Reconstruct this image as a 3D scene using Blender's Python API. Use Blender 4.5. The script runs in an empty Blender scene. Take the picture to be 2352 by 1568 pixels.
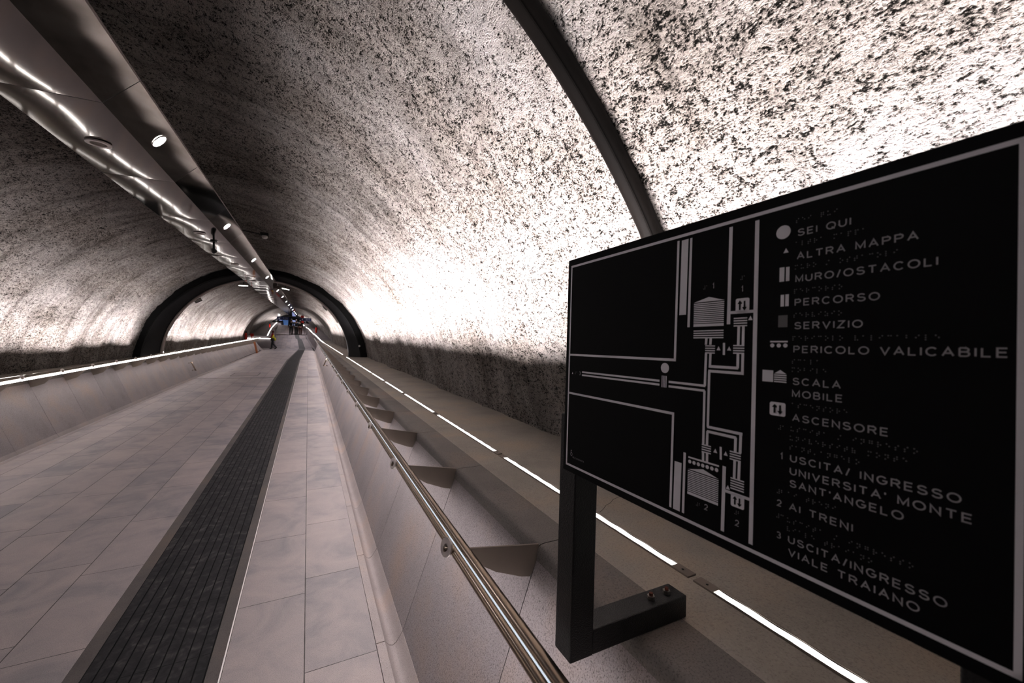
import bpy, math, random
from mathutils import Vector, Matrix, noise
random.seed(4)
COL = bpy.context.scene.collection
PI = math.pi
sin, cos = math.sin, math.cos

# ------------------------------------------------------------------ helpers
class MB:
    def __init__(s): s.v = []; s.f = []; s.m = []
    def add(s, vs, fs, mi=0):
        o = len(s.v); s.v += [tuple(p) for p in vs]
        for f in fs: s.f.append(tuple(i + o for i in f)); s.m.append(mi)
        return s
    def box(s, x0, x1, y0, y1, z0, z1, mi=0):
        vs = [(x, y, z) for x in (x0, x1) for y in (y0, y1) for z in (z0, z1)]
        return s.add(vs, [(0,1,3,2),(4,6,7,5),(0,4,5,1),(2,3,7,6),(0,2,6,4),(1,5,7,3)], mi)
    def rings(s, rs, closed=True, cap=True, mi=0):
        n = len(rs[0]); vs = [p for r in rs for p in r]; fs = []
        for i in range(len(rs) - 1):
            for j in range(n if closed else n - 1):
                k = (j + 1) % n
                fs.append((i*n + j, i*n + k, (i+1)*n + k, (i+1)*n + j))
        if cap and closed:
            fs.append(tuple(range(n - 1, -1, -1))); fs.append(tuple((len(rs)-1)*n + j for j in range(n)))
        return s.add(vs, fs, mi)
    def tube(s, pts, r, n=12, mi=0, cap=True):
        pts = [Vector(p) for p in pts]; rs = []
        for i, p in enumerate(pts):
            d = (pts[min(i+1, len(pts)-1)] - pts[max(i-1, 0)]).normalized()
            up = Vector((0,0,1)) if abs(d.z) < .9 else Vector((1,0,0))
            a = d.cross(up).normalized(); b = a.cross(d)
            rr = r[i] if isinstance(r, (list, tuple)) else r
            rs.append([p + a*rr*cos(2*PI*k/n) + b*rr*sin(2*PI*k/n) for k in range(n)])
        return s.rings(rs, True, cap, mi)
    def prof(s, poly, y0, y1, mi=0, f=None):
        """poly = [(x,z)..] closed cross-section run along Y"""
        rs = []
        for y in (y0, y1):
            rs.append([(x, y, z) for x, z in (f(y) if f else poly)])
        return s.rings(rs, True, True, mi)
    def disc(s, c, nrm, r, t, n=24, hole=0, mi=0):
        c = Vector(c); d = Vector(nrm).normalized()
        up = Vector((0,0,1)) if abs(d.z) < .9 else Vector((1,0,0))
        a = d.cross(up).normalized(); b = a.cross(d)
        R = lambda rr, h: [c + d*h + a*rr*cos(2*PI*k/n) + b*rr*sin(2*PI*k/n) for k in range(n)]
        if hole:
            s.rings([R(hole,0), R(r,0), R(r,t), R(hole,t), R(hole,0)], True, False, mi)
        else: s.rings([R(r,0), R(r,t)], True, True, mi)
        return s

def mesh_obj(name, mb, mats, parent=None, smooth=False, recalc=True):
    me = bpy.data.meshes.new(name); me.from_pydata(mb.v, [], mb.f)
    mats = mats if isinstance(mats, (list, tuple)) else [mats]
    for m in mats: me.materials.append(m)
    if len(mats) > 1: me.polygons.foreach_set('material_index', mb.m)
    if recalc:
        import bmesh
        b = bmesh.new(); b.from_mesh(me); bmesh.ops.recalc_face_normals(b, faces=b.faces); b.to_mesh(me); b.free()
    if smooth: me.shade_smooth()
    me.update()
    o = bpy.data.objects.new(name, me); COL.objects.link(o)
    if parent: o.parent = parent
    return o
def smooth_edges(o, ang=35):
    o.data.shade_smooth()
    m = o.modifiers.new('e', 'EDGE_SPLIT'); m.split_angle = math.radians(ang)
def bevel(o, w, seg=2):
    m = o.modifiers.new('b', 'BEVEL'); m.width = w; m.segments = seg; m.limit_method = 'ANGLE'; m.angle_limit = math.radians(40)
def tag(o, label, cat, group=None, kind=None):
    o['label'] = label; o['category'] = cat
    if group: o['group'] = group
    if kind: o['kind'] = kind
    return o
def struct(o, label=None, cat='structure'):
    o['kind'] = 'structure'
    if label: o['label'] = label; o['category'] = cat
    return o
def empty(name, loc, label, cat, group=None, rot=None):
    o = bpy.data.objects.new(name, None); COL.objects.link(o); o.location = loc
    if rot: o.rotation_euler = rot
    o.empty_display_size = .1
    return tag(o, label, cat, group)
def child(name, mb, mat, root, smooth=False):
    """geometry given in world metres, stored relative to the root"""
    inv = Matrix.Translation(-Vector(root.location))
    mb.v = [tuple(inv @ Vector(p)) for p in mb.v]
    return mesh_obj(name, mb, mat, root, smooth)
def copy_tree(o, loc):
    c = o.copy(); COL.objects.link(c); c.location = loc
    for ch in list(o.children):
        d = ch.copy(); COL.objects.link(d); d.parent = c
        for g in list(ch.children):
            e = g.copy(); COL.objects.link(e); e.parent = d
    return c
def lerp_tab(tab, y):
    if y <= tab[0][0]: return tab[0][1]
    for (a, u), (b, v) in zip(tab, tab[1:]):
        if y <= b: return u + (v - u)*(y - a)/(b - a)
    return tab[-1][1]
ORD = ['first','second','third','fourth','fifth','sixth','seventh','eighth','ninth','tenth','eleventh','twelfth','thirteenth','fourteenth','fifteenth','sixteenth','seventeenth','eighteenth','nineteenth','twentieth']
TENS = {20:'twenty', 30:'thirty', 40:'forty', 50:'fifty'}
def ordn(i):
    if i < 20: return ORD[i]
    t, u = divmod(i + 1, 10)
    return (TENS[t*10] + '-' + ORD[u-1]) if u else {3:'thirtieth',4:'fortieth',5:'fiftieth'}[t]

# ------------------------------------------------------------------ materials
def new_mat(name):
    m = bpy.data.materials.new(name); m.use_nodes = True
    nt = m.node_tree; b = nt.nodes['Principled BSDF']
    return m, nt, b
def N(nt, t, **kw):
    n = nt.nodes.new(t)
    for k, v in kw.items():
        if k in n.inputs: n.inputs[k].default_value = v
        else: setattr(n, k, v)
    return n
def L(nt, a, b): nt.links.new(a, b)
def ramp(nt, fac, stops):
    r = nt.nodes.new('ShaderNodeValToRGB'); e = r.color_ramp.elements
    while len(e) < len(stops): e.new(.5)
    for i, (p, c) in enumerate(stops):
        e[i].position = p; e[i].color = (c[0], c[1], c[2], 1) if not isinstance(c, (int, float)) else (c, c, c, 1)
    L(nt, fac, r.inputs[0]); return r.outputs[0]
def plain(name, col, rough=.5, metal=0, bump=0, bscale=200, var=0, spec=.5):
    m, nt, b = new_mat(name)
    b.inputs['Base Color'].default_value = (*col, 1); b.inputs['Roughness'].default_value = rough
    b.inputs['Metallic'].default_value = metal; b.inputs['Specular IOR Level'].default_value = spec
    tc = N(nt, 'ShaderNodeTexCoord')
    if var:
        n = N(nt, 'ShaderNodeTexNoise', Scale=3.0, Detail=6.0); L(nt, tc.outputs['Object'], n.inputs['Vector'])
        c = ramp(nt, n.outputs[0], [(.3, tuple(x*(1-var) for x in col)), (.7, tuple(min(1, x*(1+var)) for x in col))])
        L(nt, c, b.inputs['Base Color'])
    if bump:
        n = N(nt, 'ShaderNodeTexNoise', Scale=float(bscale), Detail=3.0); L(nt, tc.outputs['Object'], n.inputs['Vector'])
        bp = N(nt, 'ShaderNodeBump', Strength=bump, Distance=.002); L(nt, n.outputs[0], bp.inputs['Height']); L(nt, bp.outputs[0], b.inputs['Normal'])
    return m
def emit(name, col, s):
    m, nt, b = new_mat(name)
    b.inputs['Base Color'].default_value = (.8, .8, .8, 1)
    b.inputs['Emission Color'].default_value = (*col, 1); b.inputs['Emission Strength'].default_value = s
    return m
def concrete(name, col, speck=.35, sscale=260, var=.16, rough=.75, stain=(1, .9, .8), bump=.25):
    m, nt, b = new_mat(name)
    g = N(nt, 'ShaderNodeNewGeometry')
    n1 = N(nt, 'ShaderNodeTexNoise', Scale=1.7, Detail=7.0, Roughness=.6); L(nt, g.outputs['Position'], n1.inputs['Vector'])
    base = ramp(nt, n1.outputs[0], [(.3, tuple(c*(1-var) for c in col)), (.5, col), (.72, tuple(c*(1+var)*s for c, s in zip(col, stain)))])
    n2 = N(nt, 'ShaderNodeTexNoise', Scale=float(sscale), Detail=2.0, Roughness=.7); L(nt, g.outputs['Position'], n2.inputs['Vector'])
    sp = ramp(nt, n2.outputs[0], [(.36, 1-speck), (.46, 1.0), (.58, 1.0), (.68, 1+speck*.5)])
    mx = N(nt, 'ShaderNodeMix', data_type='RGBA', blend_type='MULTIPLY'); mx.inputs[0].default_value = 1
    L(nt, base, mx.inputs[6]); L(nt, sp, mx.inputs[7])
    oi = N(nt, 'ShaderNodeObjectInfo'); ot = ramp(nt, oi.outputs['Random'], [(0, (.90, .90, .905)), (1, (1.06, 1.05, 1.04))])
    m3 = N(nt, 'ShaderNodeMix', data_type='RGBA', blend_type='MULTIPLY'); m3.inputs[0].default_value = 1
    L(nt, mx.outputs[2], m3.inputs[6]); L(nt, ot, m3.inputs[7]); L(nt, m3.outputs[2], b.inputs['Base Color'])
    b.inputs['Roughness'].default_value = rough
    bp = N(nt, 'ShaderNodeBump', Strength=bump, Distance=.002); L(nt, n2.outputs[0], bp.inputs['Height']); L(nt, bp.outputs[0], b.inputs['Normal'])
    return m

def rock_mat():
    m, nt, b = new_mat('sprayed_concrete')
    g = N(nt, 'ShaderNodeNewGeometry')
    P = g.outputs['Position']
    mp_ = N(nt, 'ShaderNodeMapping'); mp_.inputs['Scale'].default_value = (1, .62, 1); L(nt, P, mp_.inputs['Vector']); P = mp_.outputs[0]
    warp = N(nt, 'ShaderNodeTexNoise', Scale=9.0, Detail=3.0); L(nt, P, warp.inputs['Vector'])
    wv = N(nt, 'ShaderNodeVectorMath', operation='MULTIPLY_ADD'); wv.inputs[1].default_value = (.07,)*3
    L(nt, warp.outputs['Color'], wv.inputs[0]); L(nt, P, wv.inputs[2])
    a = N(nt, 'ShaderNodeTexNoise', Scale=54.0, Detail=7.0, Roughness=.7); L(nt, wv.outputs[0], a.inputs['Vector'])
    c = N(nt, 'ShaderNodeTexNoise', Scale=150.0, Detail=3.0, Roughness=.6); L(nt, P, c.inputs['Vector'])
    lg = N(nt, 'ShaderNodeTexNoise', Scale=21.0, Detail=4.0, Roughness=.6); L(nt, P, lg.inputs['Vector'])
    # height = fine crust + pits
    h1 = N(nt, 'ShaderNodeMath', operation='MULTIPLY_ADD'); L(nt, c.outputs[0], h1.inputs[0]); h1.inputs[1].default_value = .7; L(nt, a.outputs[0], h1.inputs[2])
    h2 = N(nt, 'ShaderNodeMath', operation='MULTIPLY_ADD'); L(nt, lg.outputs[0], h2.inputs[0]); h2.inputs[1].default_value = .45; L(nt, h1.outputs[0], h2.inputs[2])
    bp = N(nt, 'ShaderNodeBump', Strength=1.0, Distance=.06); L(nt, h2.outputs[0], bp.inputs['Height'])
    L(nt, bp.outputs[0], b.inputs['Normal'])
    big = N(nt, 'ShaderNodeTexNoise', Scale=1.1, Detail=5.0, Roughness=.65); L(nt, P, big.inputs['Vector'])
    h3 = N(nt, 'ShaderNodeMath', operation='MULTIPLY_ADD'); L(nt, big.outputs[0], h3.inputs[0]); h3.inputs[1].default_value = .22; L(nt, h2.outputs[0], h3.inputs[2])
    h4 = N(nt, 'ShaderNodeMath', operation='MULTIPLY'); L(nt, h3.outputs[0], h4.inputs[0]); h4.inputs[1].default_value = .6
    pit = ramp(nt, h4.outputs[0], [(.608, (.012, .011, .010)), (.645, (.10, .094, .09)), (.68, (.34, .32, .31)), (.722, (.54, .51, .50))])  # pit colour and recess shade painted together: low height goes near black
    st_m = N(nt, 'ShaderNodeMapping'); st_m.inputs['Scale'].default_value = (.55, 3.6, .55); L(nt, g.outputs['Position'], st_m.inputs['Vector'])
    stn = N(nt, 'ShaderNodeTexNoise', Scale=1.0, Detail=6.0, Roughness=.6, Distortion=.4); L(nt, st_m.outputs[0], stn.inputs['Vector'])
    stc = ramp(nt, stn.outputs[0], [(.34, (.62, .60, .58)), (.5, (.92, .90, .88)), (.66, (1.08, 1.07, 1.06))])
    b2_ = N(nt, 'ShaderNodeBump', Strength=.7, Distance=.12); L(nt, stn.outputs[0], b2_.inputs['Height']); L(nt, b2_.outputs[0], bp.inputs['Normal'])
    tone = ramp(nt, big.outputs[0], [(.35, (.9, .86, .82)), (.65, (1.0, 1.0, 1.0))])
    mx = N(nt, 'ShaderNodeMix', data_type='RGBA', blend_type='MULTIPLY'); mx.inputs[0].default_value = 1
    L(nt, pit, mx.inputs[6]); L(nt, tone, mx.inputs[7])
    m4 = N(nt, 'ShaderNodeMix', data_type='RGBA', blend_type='MULTIPLY'); m4.inputs[0].default_value = 1
    L(nt, mx.outputs[2], m4.inputs[6]); L(nt, stc, m4.inputs[7]); L(nt, m4.outputs[2], b.inputs['Base Color'])
    b.inputs['Roughness'].default_value = .95; b.inputs['Specular IOR Level'].default_value = .1
    return m

def floor_mat(name, x0, w, y0, p, shift):
    """stone slabs in columns w wide anchored at x0, joints every p metres, odd columns shifted"""
    m, nt, b = new_mat(name)
    g = N(nt, 'ShaderNodeNewGeometry'); sx = N(nt, 'ShaderNodeSeparateXYZ'); L(nt, g.outputs['Position'], sx.inputs[0])
    def M(op, a, v=None, c=None):
        n = N(nt, 'ShaderNodeMath', operation=op)
        for i, q in enumerate((a, v, c)):
            if q is None: continue
            if isinstance(q, (int, float)): n.inputs[i].default_value = q
            else: L(nt, q, n.inputs[i])
        return n.outputs[0]
    u = M('DIVIDE', M('SUBTRACT', sx.outputs[0], x0), w); ci = M('FLOOR', u); fu = M('SUBTRACT', u, ci)
    odd = M('FLOORED_MODULO', ci, 2.0)
    v = M('DIVIDE', M('ADD', M('SUBTRACT', sx.outputs[1], y0), M('MULTIPLY', odd, shift)), p); ri = M('FLOOR', v); fv = M('SUBTRACT', v, ri)
    du = M('MULTIPLY', M('MINIMUM', fu, M('SUBTRACT', 1.0, fu)), w); dv = M('MULTIPLY', M('MINIMUM', fv, M('SUBTRACT', 1.0, fv)), p)
    d = M('MINIMUM', du, M('MULTIPLY', dv, 1.25))
    nz = N(nt, 'ShaderNodeTexNoise', Scale=6.0, Detail=2.0); L(nt, g.outputs['Position'], nz.inputs['Vector'])
    wd = M('MULTIPLY_ADD', nz.outputs[0], .0035, .0012)
    joint = M('LESS_THAN', d, wd)
    cb = N(nt, 'ShaderNodeCombineXYZ'); L(nt, ci, cb.inputs[0]); L(nt, ri, cb.inputs[1])
    wn = N(nt, 'ShaderNodeTexWhiteNoise'); wn.noise_dimensions = '2D'; L(nt, cb.outputs[0], wn.inputs['Vector'])
    n1 = N(nt, 'ShaderNodeTexNoise', Scale=2.6, Detail=8.0, Roughness=.62, Distortion=.6); L(nt, g.outputs['Position'], n1.inputs['Vector'])
    n3 = N(nt, 'ShaderNodeTexNoise', Scale=230.0, Detail=4.0, Roughness=.75); L(nt, g.outputs['Position'], n3.inputs['Vector'])
    s = M('ADD', M('MULTIPLY_ADD', wn.outputs[0], .22, -.11), n1.outputs[0])
    col = ramp(nt, s, [(.3, (.235, .215, .225)), (.48, (.315, .275, .275)), (.7, (.37, .315, .305))])
    sp = ramp(nt, n3.outputs[0], [(.34, .62), (.47, .97), (.55, 1.0), (.68, 1.2)])
    mx = N(nt, 'ShaderNodeMix', data_type='RGBA', blend_type='MULTIPLY'); mx.inputs[0].default_value = 1; L(nt, col, mx.inputs[6]); L(nt, sp, mx.inputs[7])
    m2 = N(nt, 'ShaderNodeMix', data_type='RGBA'); L(nt, joint, m2.inputs[0]); L(nt, mx.outputs[2], m2.inputs[6]); m2.inputs[7].default_value = (.05, .042, .04, 1)
    L(nt, m2.outputs[2], b.inputs['Base Color'])
    b.inputs['Roughness'].default_value = .62
    bp = N(nt, 'ShaderNodeBump', Strength=.35, Distance=.002); L(nt, n3.outputs[0], bp.inputs['Height']); L(nt, bp.outputs[0], b.inputs['Normal'])
    return m

def tactile_mat():
    m, nt, b = new_mat('tactile_rubber')
    g = N(nt, 'ShaderNodeNewGeometry')
    n1 = N(nt, 'ShaderNodeTexNoise', Scale=4.5, Detail=5.0, Roughness=.7, Distortion=1.5); L(nt, g.outputs['Position'], n1.inputs['Vector'])
    n2 = N(nt, 'ShaderNodeTexNoise', Scale=13.0, Detail=3.0, Distortion=.6); L(nt, g.outputs['Position'], n2.inputs['Vector'])
    mm = N(nt, 'ShaderNodeMath', operation='MULTIPLY'); L(nt, n1.outputs[0], mm.inputs[0]); L(nt, n2.outputs[0], mm.inputs[1])
    c = ramp(nt, mm.outputs[0], [(.2, (.020, .0195, .021)), (.30, (.036, .034, .036)), (.50, (.11, .10, .096))])
    sx = N(nt, 'ShaderNodeSeparateXYZ'); L(nt, g.outputs['Position'], sx.inputs[0])
    md = N(nt, 'ShaderNodeMath', operation='FLOORED_MODULO'); L(nt, sx.outputs[1], md.inputs[0]); md.inputs[1].default_value = .61
    lt = N(nt, 'ShaderNodeMath', operation='LESS_THAN'); L(nt, md.outputs[0], lt.inputs[0]); lt.inputs[1].default_value = .005
    m2 = N(nt, 'ShaderNodeMix', data_type='RGBA'); L(nt, lt.outputs[0], m2.inputs[0]); L(nt, c, m2.inputs[6]); m2.inputs[7].default_value = (.008, .008, .008, 1)
    L(nt, m2.outputs[2], b.inputs['Base Color']); b.inputs['Roughness'].default_value = .75; b.inputs['Specular IOR Level'].default_value = .25
    return m
def soffit_mat():
    m, nt, b = new_mat('satin_metal_sheet')
    b.inputs['Base Color'].default_value = (.34, .32, .305, 1); b.inputs['Metallic'].default_value = 1
    g = N(nt, 'ShaderNodeNewGeometry')
    n = N(nt, 'ShaderNodeTexNoise', Scale=900.0, Detail=1.0); L(nt, g.outputs['Position'], n.inputs['Vector'])
    rr_ = ramp(nt, n.outputs[0], [(.3, .045), (.7, .075)]); L(nt, rr_, b.inputs['Roughness'])
    return m

ROCK = rock_mat()
FL_L = floor_mat('stone_slabs_wide', -1.215, .40, 4.65, 1.015, .2)
FL_R = floor_mat('stone_slabs_narrow', .022, .44, 4.69, 1.02, .2)
TACT = tactile_mat()
BORDER = concrete('tactile_border', (.10, .088, .085), .3, 200, .3)
PANEL = concrete('panel_concrete', (.27, .24, .245), .5, 170, .14)
COPE = concrete('coping_concrete', (.17, .155, .146), .35, 150, .2)
LEDGE = concrete('ledge_screed', (.36, .33, .295), .2, 120, .2)
GUT = concrete('gutter_stone', (.33, .29, .285), .25, 180, .14)
SOFF = soffit_mat()
STEEL = plain('brushed_steel', (.33, .27, .215), .27, 1)
PLATE = plain('painted_steel_plate', (.24, .205, .18), .5, .3, .2, 90, .08)
DISC = plain('steel_disc', (.75, .70, .68), .35, .4)
RING = plain('black_rib_steel', (.017, .0165, .0175), .55, 0, .3, 40, .2, spec=.3)
FLG = plain('black_flange_steel', (.004, .004, .004), .6, 0, .3, 40, .2, spec=.2)
RINGB = plain('brown_black_rib_steel', (.0055, .0042, .0036), .55, 0, .3, 40, .25, spec=.16)
BLACK = plain('black_paint', (.004, .004, .0045), .38, 0, 1, 260, spec=.45)
FACE = plain('sign_black_face', (.0035, .0035, .004), .6, 0, spec=.12)
INKL = plain('sign_grey_print', (.82, .80, .83), .7)
INKT = plain('sign_dim_print', (.40, .385, .40), .7)
INKD = plain('sign_dark_print', (.19, .185, .19), .7)
NUT = plain('zinc_nut', (.35, .33, .31), .35, .9)
RUST = plain('rusty_thread', (.16, .05, .03), .7, .3)
LED = emit('led_diffuser', (1, .97, .94), 5)
LEDR = emit('rail_led', (1, .96, .93), 11)
GAPLINE = emit('rail_slot_line', (.75, .86, 1), .8)  # bright line between the rail tubes, drawn with weak emission
SPOT = emit('downlight_lens', (.93, .97, 1), 60)
GREYM = plain('grey_conduit', (.34, .30, .285), .5, .2)
DARKM = plain('dark_metal', (.012, .012, .012), .5, .3)
RED = plain('red_paint', (.62, .03, .015), .4)
WHITE = plain('white_plastic', (.75, .73, .70), .4)
JOINT = plain('dark_joint', (.03, .027, .026), .8)
WOOD = plain('orange_timber', (.35, .13, .05), .7, 0, .3, 60, .2)
NAVY = emit('navy_sign_panel', (.006, .009, .035), .5); NAVY.node_tree.nodes['Principled BSDF'].inputs['Base Color'].default_value = (.01, .015, .05, 1)  # faint added glow keeps the sign panels from rendering dark
BLUEG = emit('blue_lit_glass', (.10, .22, .5), .55)
PALEG = emit('pale_lit_glass', (.45, .52, .9), .8)
BACKW = plain('grey_back_wall', (.22, .20, .19), .8, 0, .2, 30, .15)

# ------------------------------------------------------------------ layout tables (metres; eye point at the origin)
ZF = -2.07
FLOOR = [(-4, ZF), (44, ZF), (44.2, -2.04), (46.2, -2.0), (49.5, -1.14), (50.2, -1.06), (53, -.50), (57, .40), (60, .45), (70, .45)]
FXR = [(-4, .44), (44, .47), (45.5, .55), (49.5, -.10), (53, -.40), (57, -.55), (70, -1.0)]
FXL = [(-4, -3.98), (20, -3.9), (44, -3.58)]
def zl(y): return -.947 - .0077*y if y <= 42 else lerp_tab([(42, -1.27), (44, -1.08), (47, -.66), (50, -.36), (54, .05), (57, .25), (62, .65), (66, .97), (70, 1.2)], y)
XLT = [(42, 1.38), (47, .74), (50, .39), (54, .055), (57, -.25), (62, -.73), (66, -.97), (70, -1.2)]
def dxr(y): return 0 if y <= 42 else lerp_tab(XLT, y) - 1.38
XLL = [(42, -4.83), (43.9, -4.83), (44, -3.5), (48, -3.66), (54, -3.79), (60, -3.88), (70, -3.9)]
mir = lambda x: -3.432 - x
CX = [(42, -1.51), (50, -1.78), (64, -2.22), (72, -2.3)]
CZ = [(42, -1.49), (46, -1.42), (64, -1.1), (72, -1.1)]
RR = [(42, 3.67), (50, 3.45), (64, 3.0), (72, 3.0)]
def cen(y): return lerp_tab(CX, y), lerp_tab(CZ, y), lerp_tab(RR, y)

def side_amp(y): return .5 if y < 3 else min(1.3, .5 + (y - 3)*.08)
# ------------------------------------------------------------------ vault walls of sprayed concrete
def vault(name, side, y0, y1, stepf, label):
    ys = [y0]
    while ys[-1] < y1: ys.append(min(y1, ys[-1] + stepf(ys[-1])))
    a1 = math.radians(97)
    mb = MB(); rows = None
    na = 200 if y0 < 10 else 110
    verts = []; 
    for y in ys:
        cx, cz, r = cen(y)
        for k in range(na + 1):
            a = side*a1*k/na
            sx, cz_ = sin(a), cos(a)
            p = Vector((cx + r*sx, y, cz + r*cz_))
            big = noise.noise(Vector((p.x*.5, p.y*.95, p.z*.5 + 7)))*.09 + noise.noise(p*1.9)*.045
            big += (noise.noise(Vector((a*1.1 + side*3, y*2.3, 2.5))) + .5*noise.noise(Vector((a*2.3, y*5.1, 9.5))))*.05*side_amp(y)
            fine = noise.fractal(p*9, .9, 2.1, 4)*.018
            rr = r + .05 + big*.8 + fine
            if r < 3.5 or y > 42: rr = r + .05 + big*.5
            verts.append((cx + rr*sx, y, cz + rr*cz_))
    fs = []
    n = na + 1
    for i in range(len(ys) - 1):
        for k in range(na):
            q = (i*n + k, i*n + k + 1, (i+1)*n + k + 1, (i+1)*n + k)
            fs.append(q if side < 0 else q[::-1])
    mb.v = verts; mb.f = fs; mb.m = [0]*len(fs)
    o = mesh_obj(name, mb, ROCK, None, True, False)
    struct(o, label, 'wall'); return o
near = lambda y: .028 if y < 4 else .028 + (y - 4)*.006
far = lambda y: .12 + (y - 17)*.006
vault('wall_right', 1, -3.0, 17.6, near, 'rough sprayed-concrete vault wall on the right, brightly uplit')
vault('wall_left', -1, -3.0, 17.6, lambda y: .05 + max(0, y)*.002, 'rough sprayed-concrete vault wall on the left')
vault('wall_far_right', 1, 17.6, 72, far, 'sprayed-concrete vault wall on the right beyond the black arch')
vault('wall_far_left', -1, 17.6, 72, far, 'sprayed-concrete vault wall on the left beyond the black arch')

# ------------------------------------------------------------------ floor
YS = [-3, 0, 5, 10, 15, 20, 25, 30, 35, 40, 44, 44.2, 46.2, 46.21, 49.5, 50.2, 53, 57, 60, 70]
FLX = [(-4, -3.98), (20, -3.9), (44, -3.6), (44.2, -5.2), (46.2, -5.2), (46.21, -2.9), (49.5, -3.09), (53, -3.34), (57, -3.3), (70, -3.3)]
TL = [(-4, -1.215), (30, -1.215), (44, -.9), (46.2, -.80), (49.5, -1.04), (49.9, -1.20), (53, -1.44), (57, -1.5)]
TR = [(-4, -.418), (30, -.418), (44, -.24), (46.2, -.24), (49.5, -.60), (49.9, -.80), (53, -1.03), (57, -1.1)]
mb = MB()
for a, b2 in zip(YS, YS[1:]):
    za, zb = lerp_tab(FLOOR, a), lerp_tab(FLOOR, b2)
    e = 1e-4
    xa, xb = lerp_tab(FLX, a + e), lerp_tab(FLX, b2 - e)
    ta, tb = lerp_tab(TL, a), lerp_tab(TL, b2)
    ra, rb = lerp_tab(FXR, a), lerp_tab(FXR, b2)
    mb.add([(xa, a, za), (ta, a, za), (tb, b2, zb), (xb, b2, zb)], [(0, 1, 2, 3)], 0)
    mb.add([(ta, a, za), (ra - .003, a, za), (rb - .003, b2, zb), (tb, b2, zb)], [(0, 1, 2, 3)], 1)
o = mesh_obj('floor', mb, [FL_L, FL_R]); struct(o, 'pinkish grey stone slab floor of the underground walkway', 'floor')

# tactile strip: borders + ribs (one thing with parts)
t = empty('tactile_strip', (-.82, 0, ZF), 'dark ribbed tactile guide strip running down the middle of the stone floor', 'tactile paving')
def strip(xa, xb, h, name, mat, y1=44):
    m_ = MB(); ys = [-3, 10, 20, 30, 37, y1]
    f = lambda y, q: lerp_tab(TL, y) + (lerp_tab(TR, y) - lerp_tab(TL, y))*q
    m_.rings([[(f(y, xa), y, ZF - .01), (f(y, xa), y, ZF + h), (f(y, xb), y, ZF + h), (f(y, xb), y, ZF - .01)] for y in ys])
    return m_
child('border', strip(0, .105, .0015, '', 0), BORDER, t); child('border', strip(.9, .99, .0015, '', 0), BORDER, t)
child('edge_trim', strip(.99, 1.0, .005, '', 0), DISC, t)
child('base_mat', strip(.105, .9, .002, '', 0), plain('tactile_groove', (.010, .010, .010), .8, spec=.2), t)
core = MB()
for k in range(10):
    q0 = .115 + k*.0785
    s_ = strip(q0, q0 + .068, .006, '', 0); core.add(s_.v, s_.f)
ribs = child('ribs', core, TACT, t)
fm = MB()
for a, b2 in zip(YS[10:-1], YS[11:]):
    za, zb = lerp_tab(FLOOR, a) + .006, lerp_tab(FLOOR, b2) + .006
    if b2 > 57: break
    fm.add([(lerp_tab(TL, a), a, za), (lerp_tab(TR, a), a, za), (lerp_tab(TR, b2), b2, zb), (lerp_tab(TL, b2), b2, zb)], [(0,1,2,3)])
child('ramp_section', fm, plain('tactile_grey', (.09, .085, .085), .7, 0, .2, 30, .2), t)

# expansion joint and inspection hatch
j = MB().box(-3.9, .47, 19.4, 19.44, ZF - .01, ZF + .004); tag(mesh_obj('expansion_joint', j, JOINT), 'dark expansion joint line crossing the stone floor', 'floor joint')
h = MB(); hx0, hx1, hy0, hy1 = -2.9, -1.9, 20.3, 21.6
for (x0, x1, y0, y1) in ((hx0, hx1, hy0, hy0+.03), (hx0, hx1, hy1-.03, hy1), (hx0, hx0+.02, hy0, hy1), (hx1-.02, hx1, hy0, hy1)): h.box(x0, x1, y0, y1, ZF - .01, ZF + .003)
hr = empty('floor_hatch', ((hx0+hx1)/2, (hy0+hy1)/2, ZF), 'flush rectangular hatch in the floor just past the expansion joint', 'hatch')
child('frame', h, JOINT, hr); child('cover', MB().box(hx0+.02, hx1-.02, hy0+.03, hy1-.03, ZF - .01, ZF + .0015), GUT, hr)
j = MB().box(-3.55, .45, 43.7, 43.98, ZF - .01, ZF + .004); tag(mesh_obj('shade_band', j, plain('shade_band_grey', (.13, .12, .12), .6, .3)), 'dark strip painted in for the shade band across the floor in front of the landing', 'shade band')  # dark strip added to paint the shadow band before the landing

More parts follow.
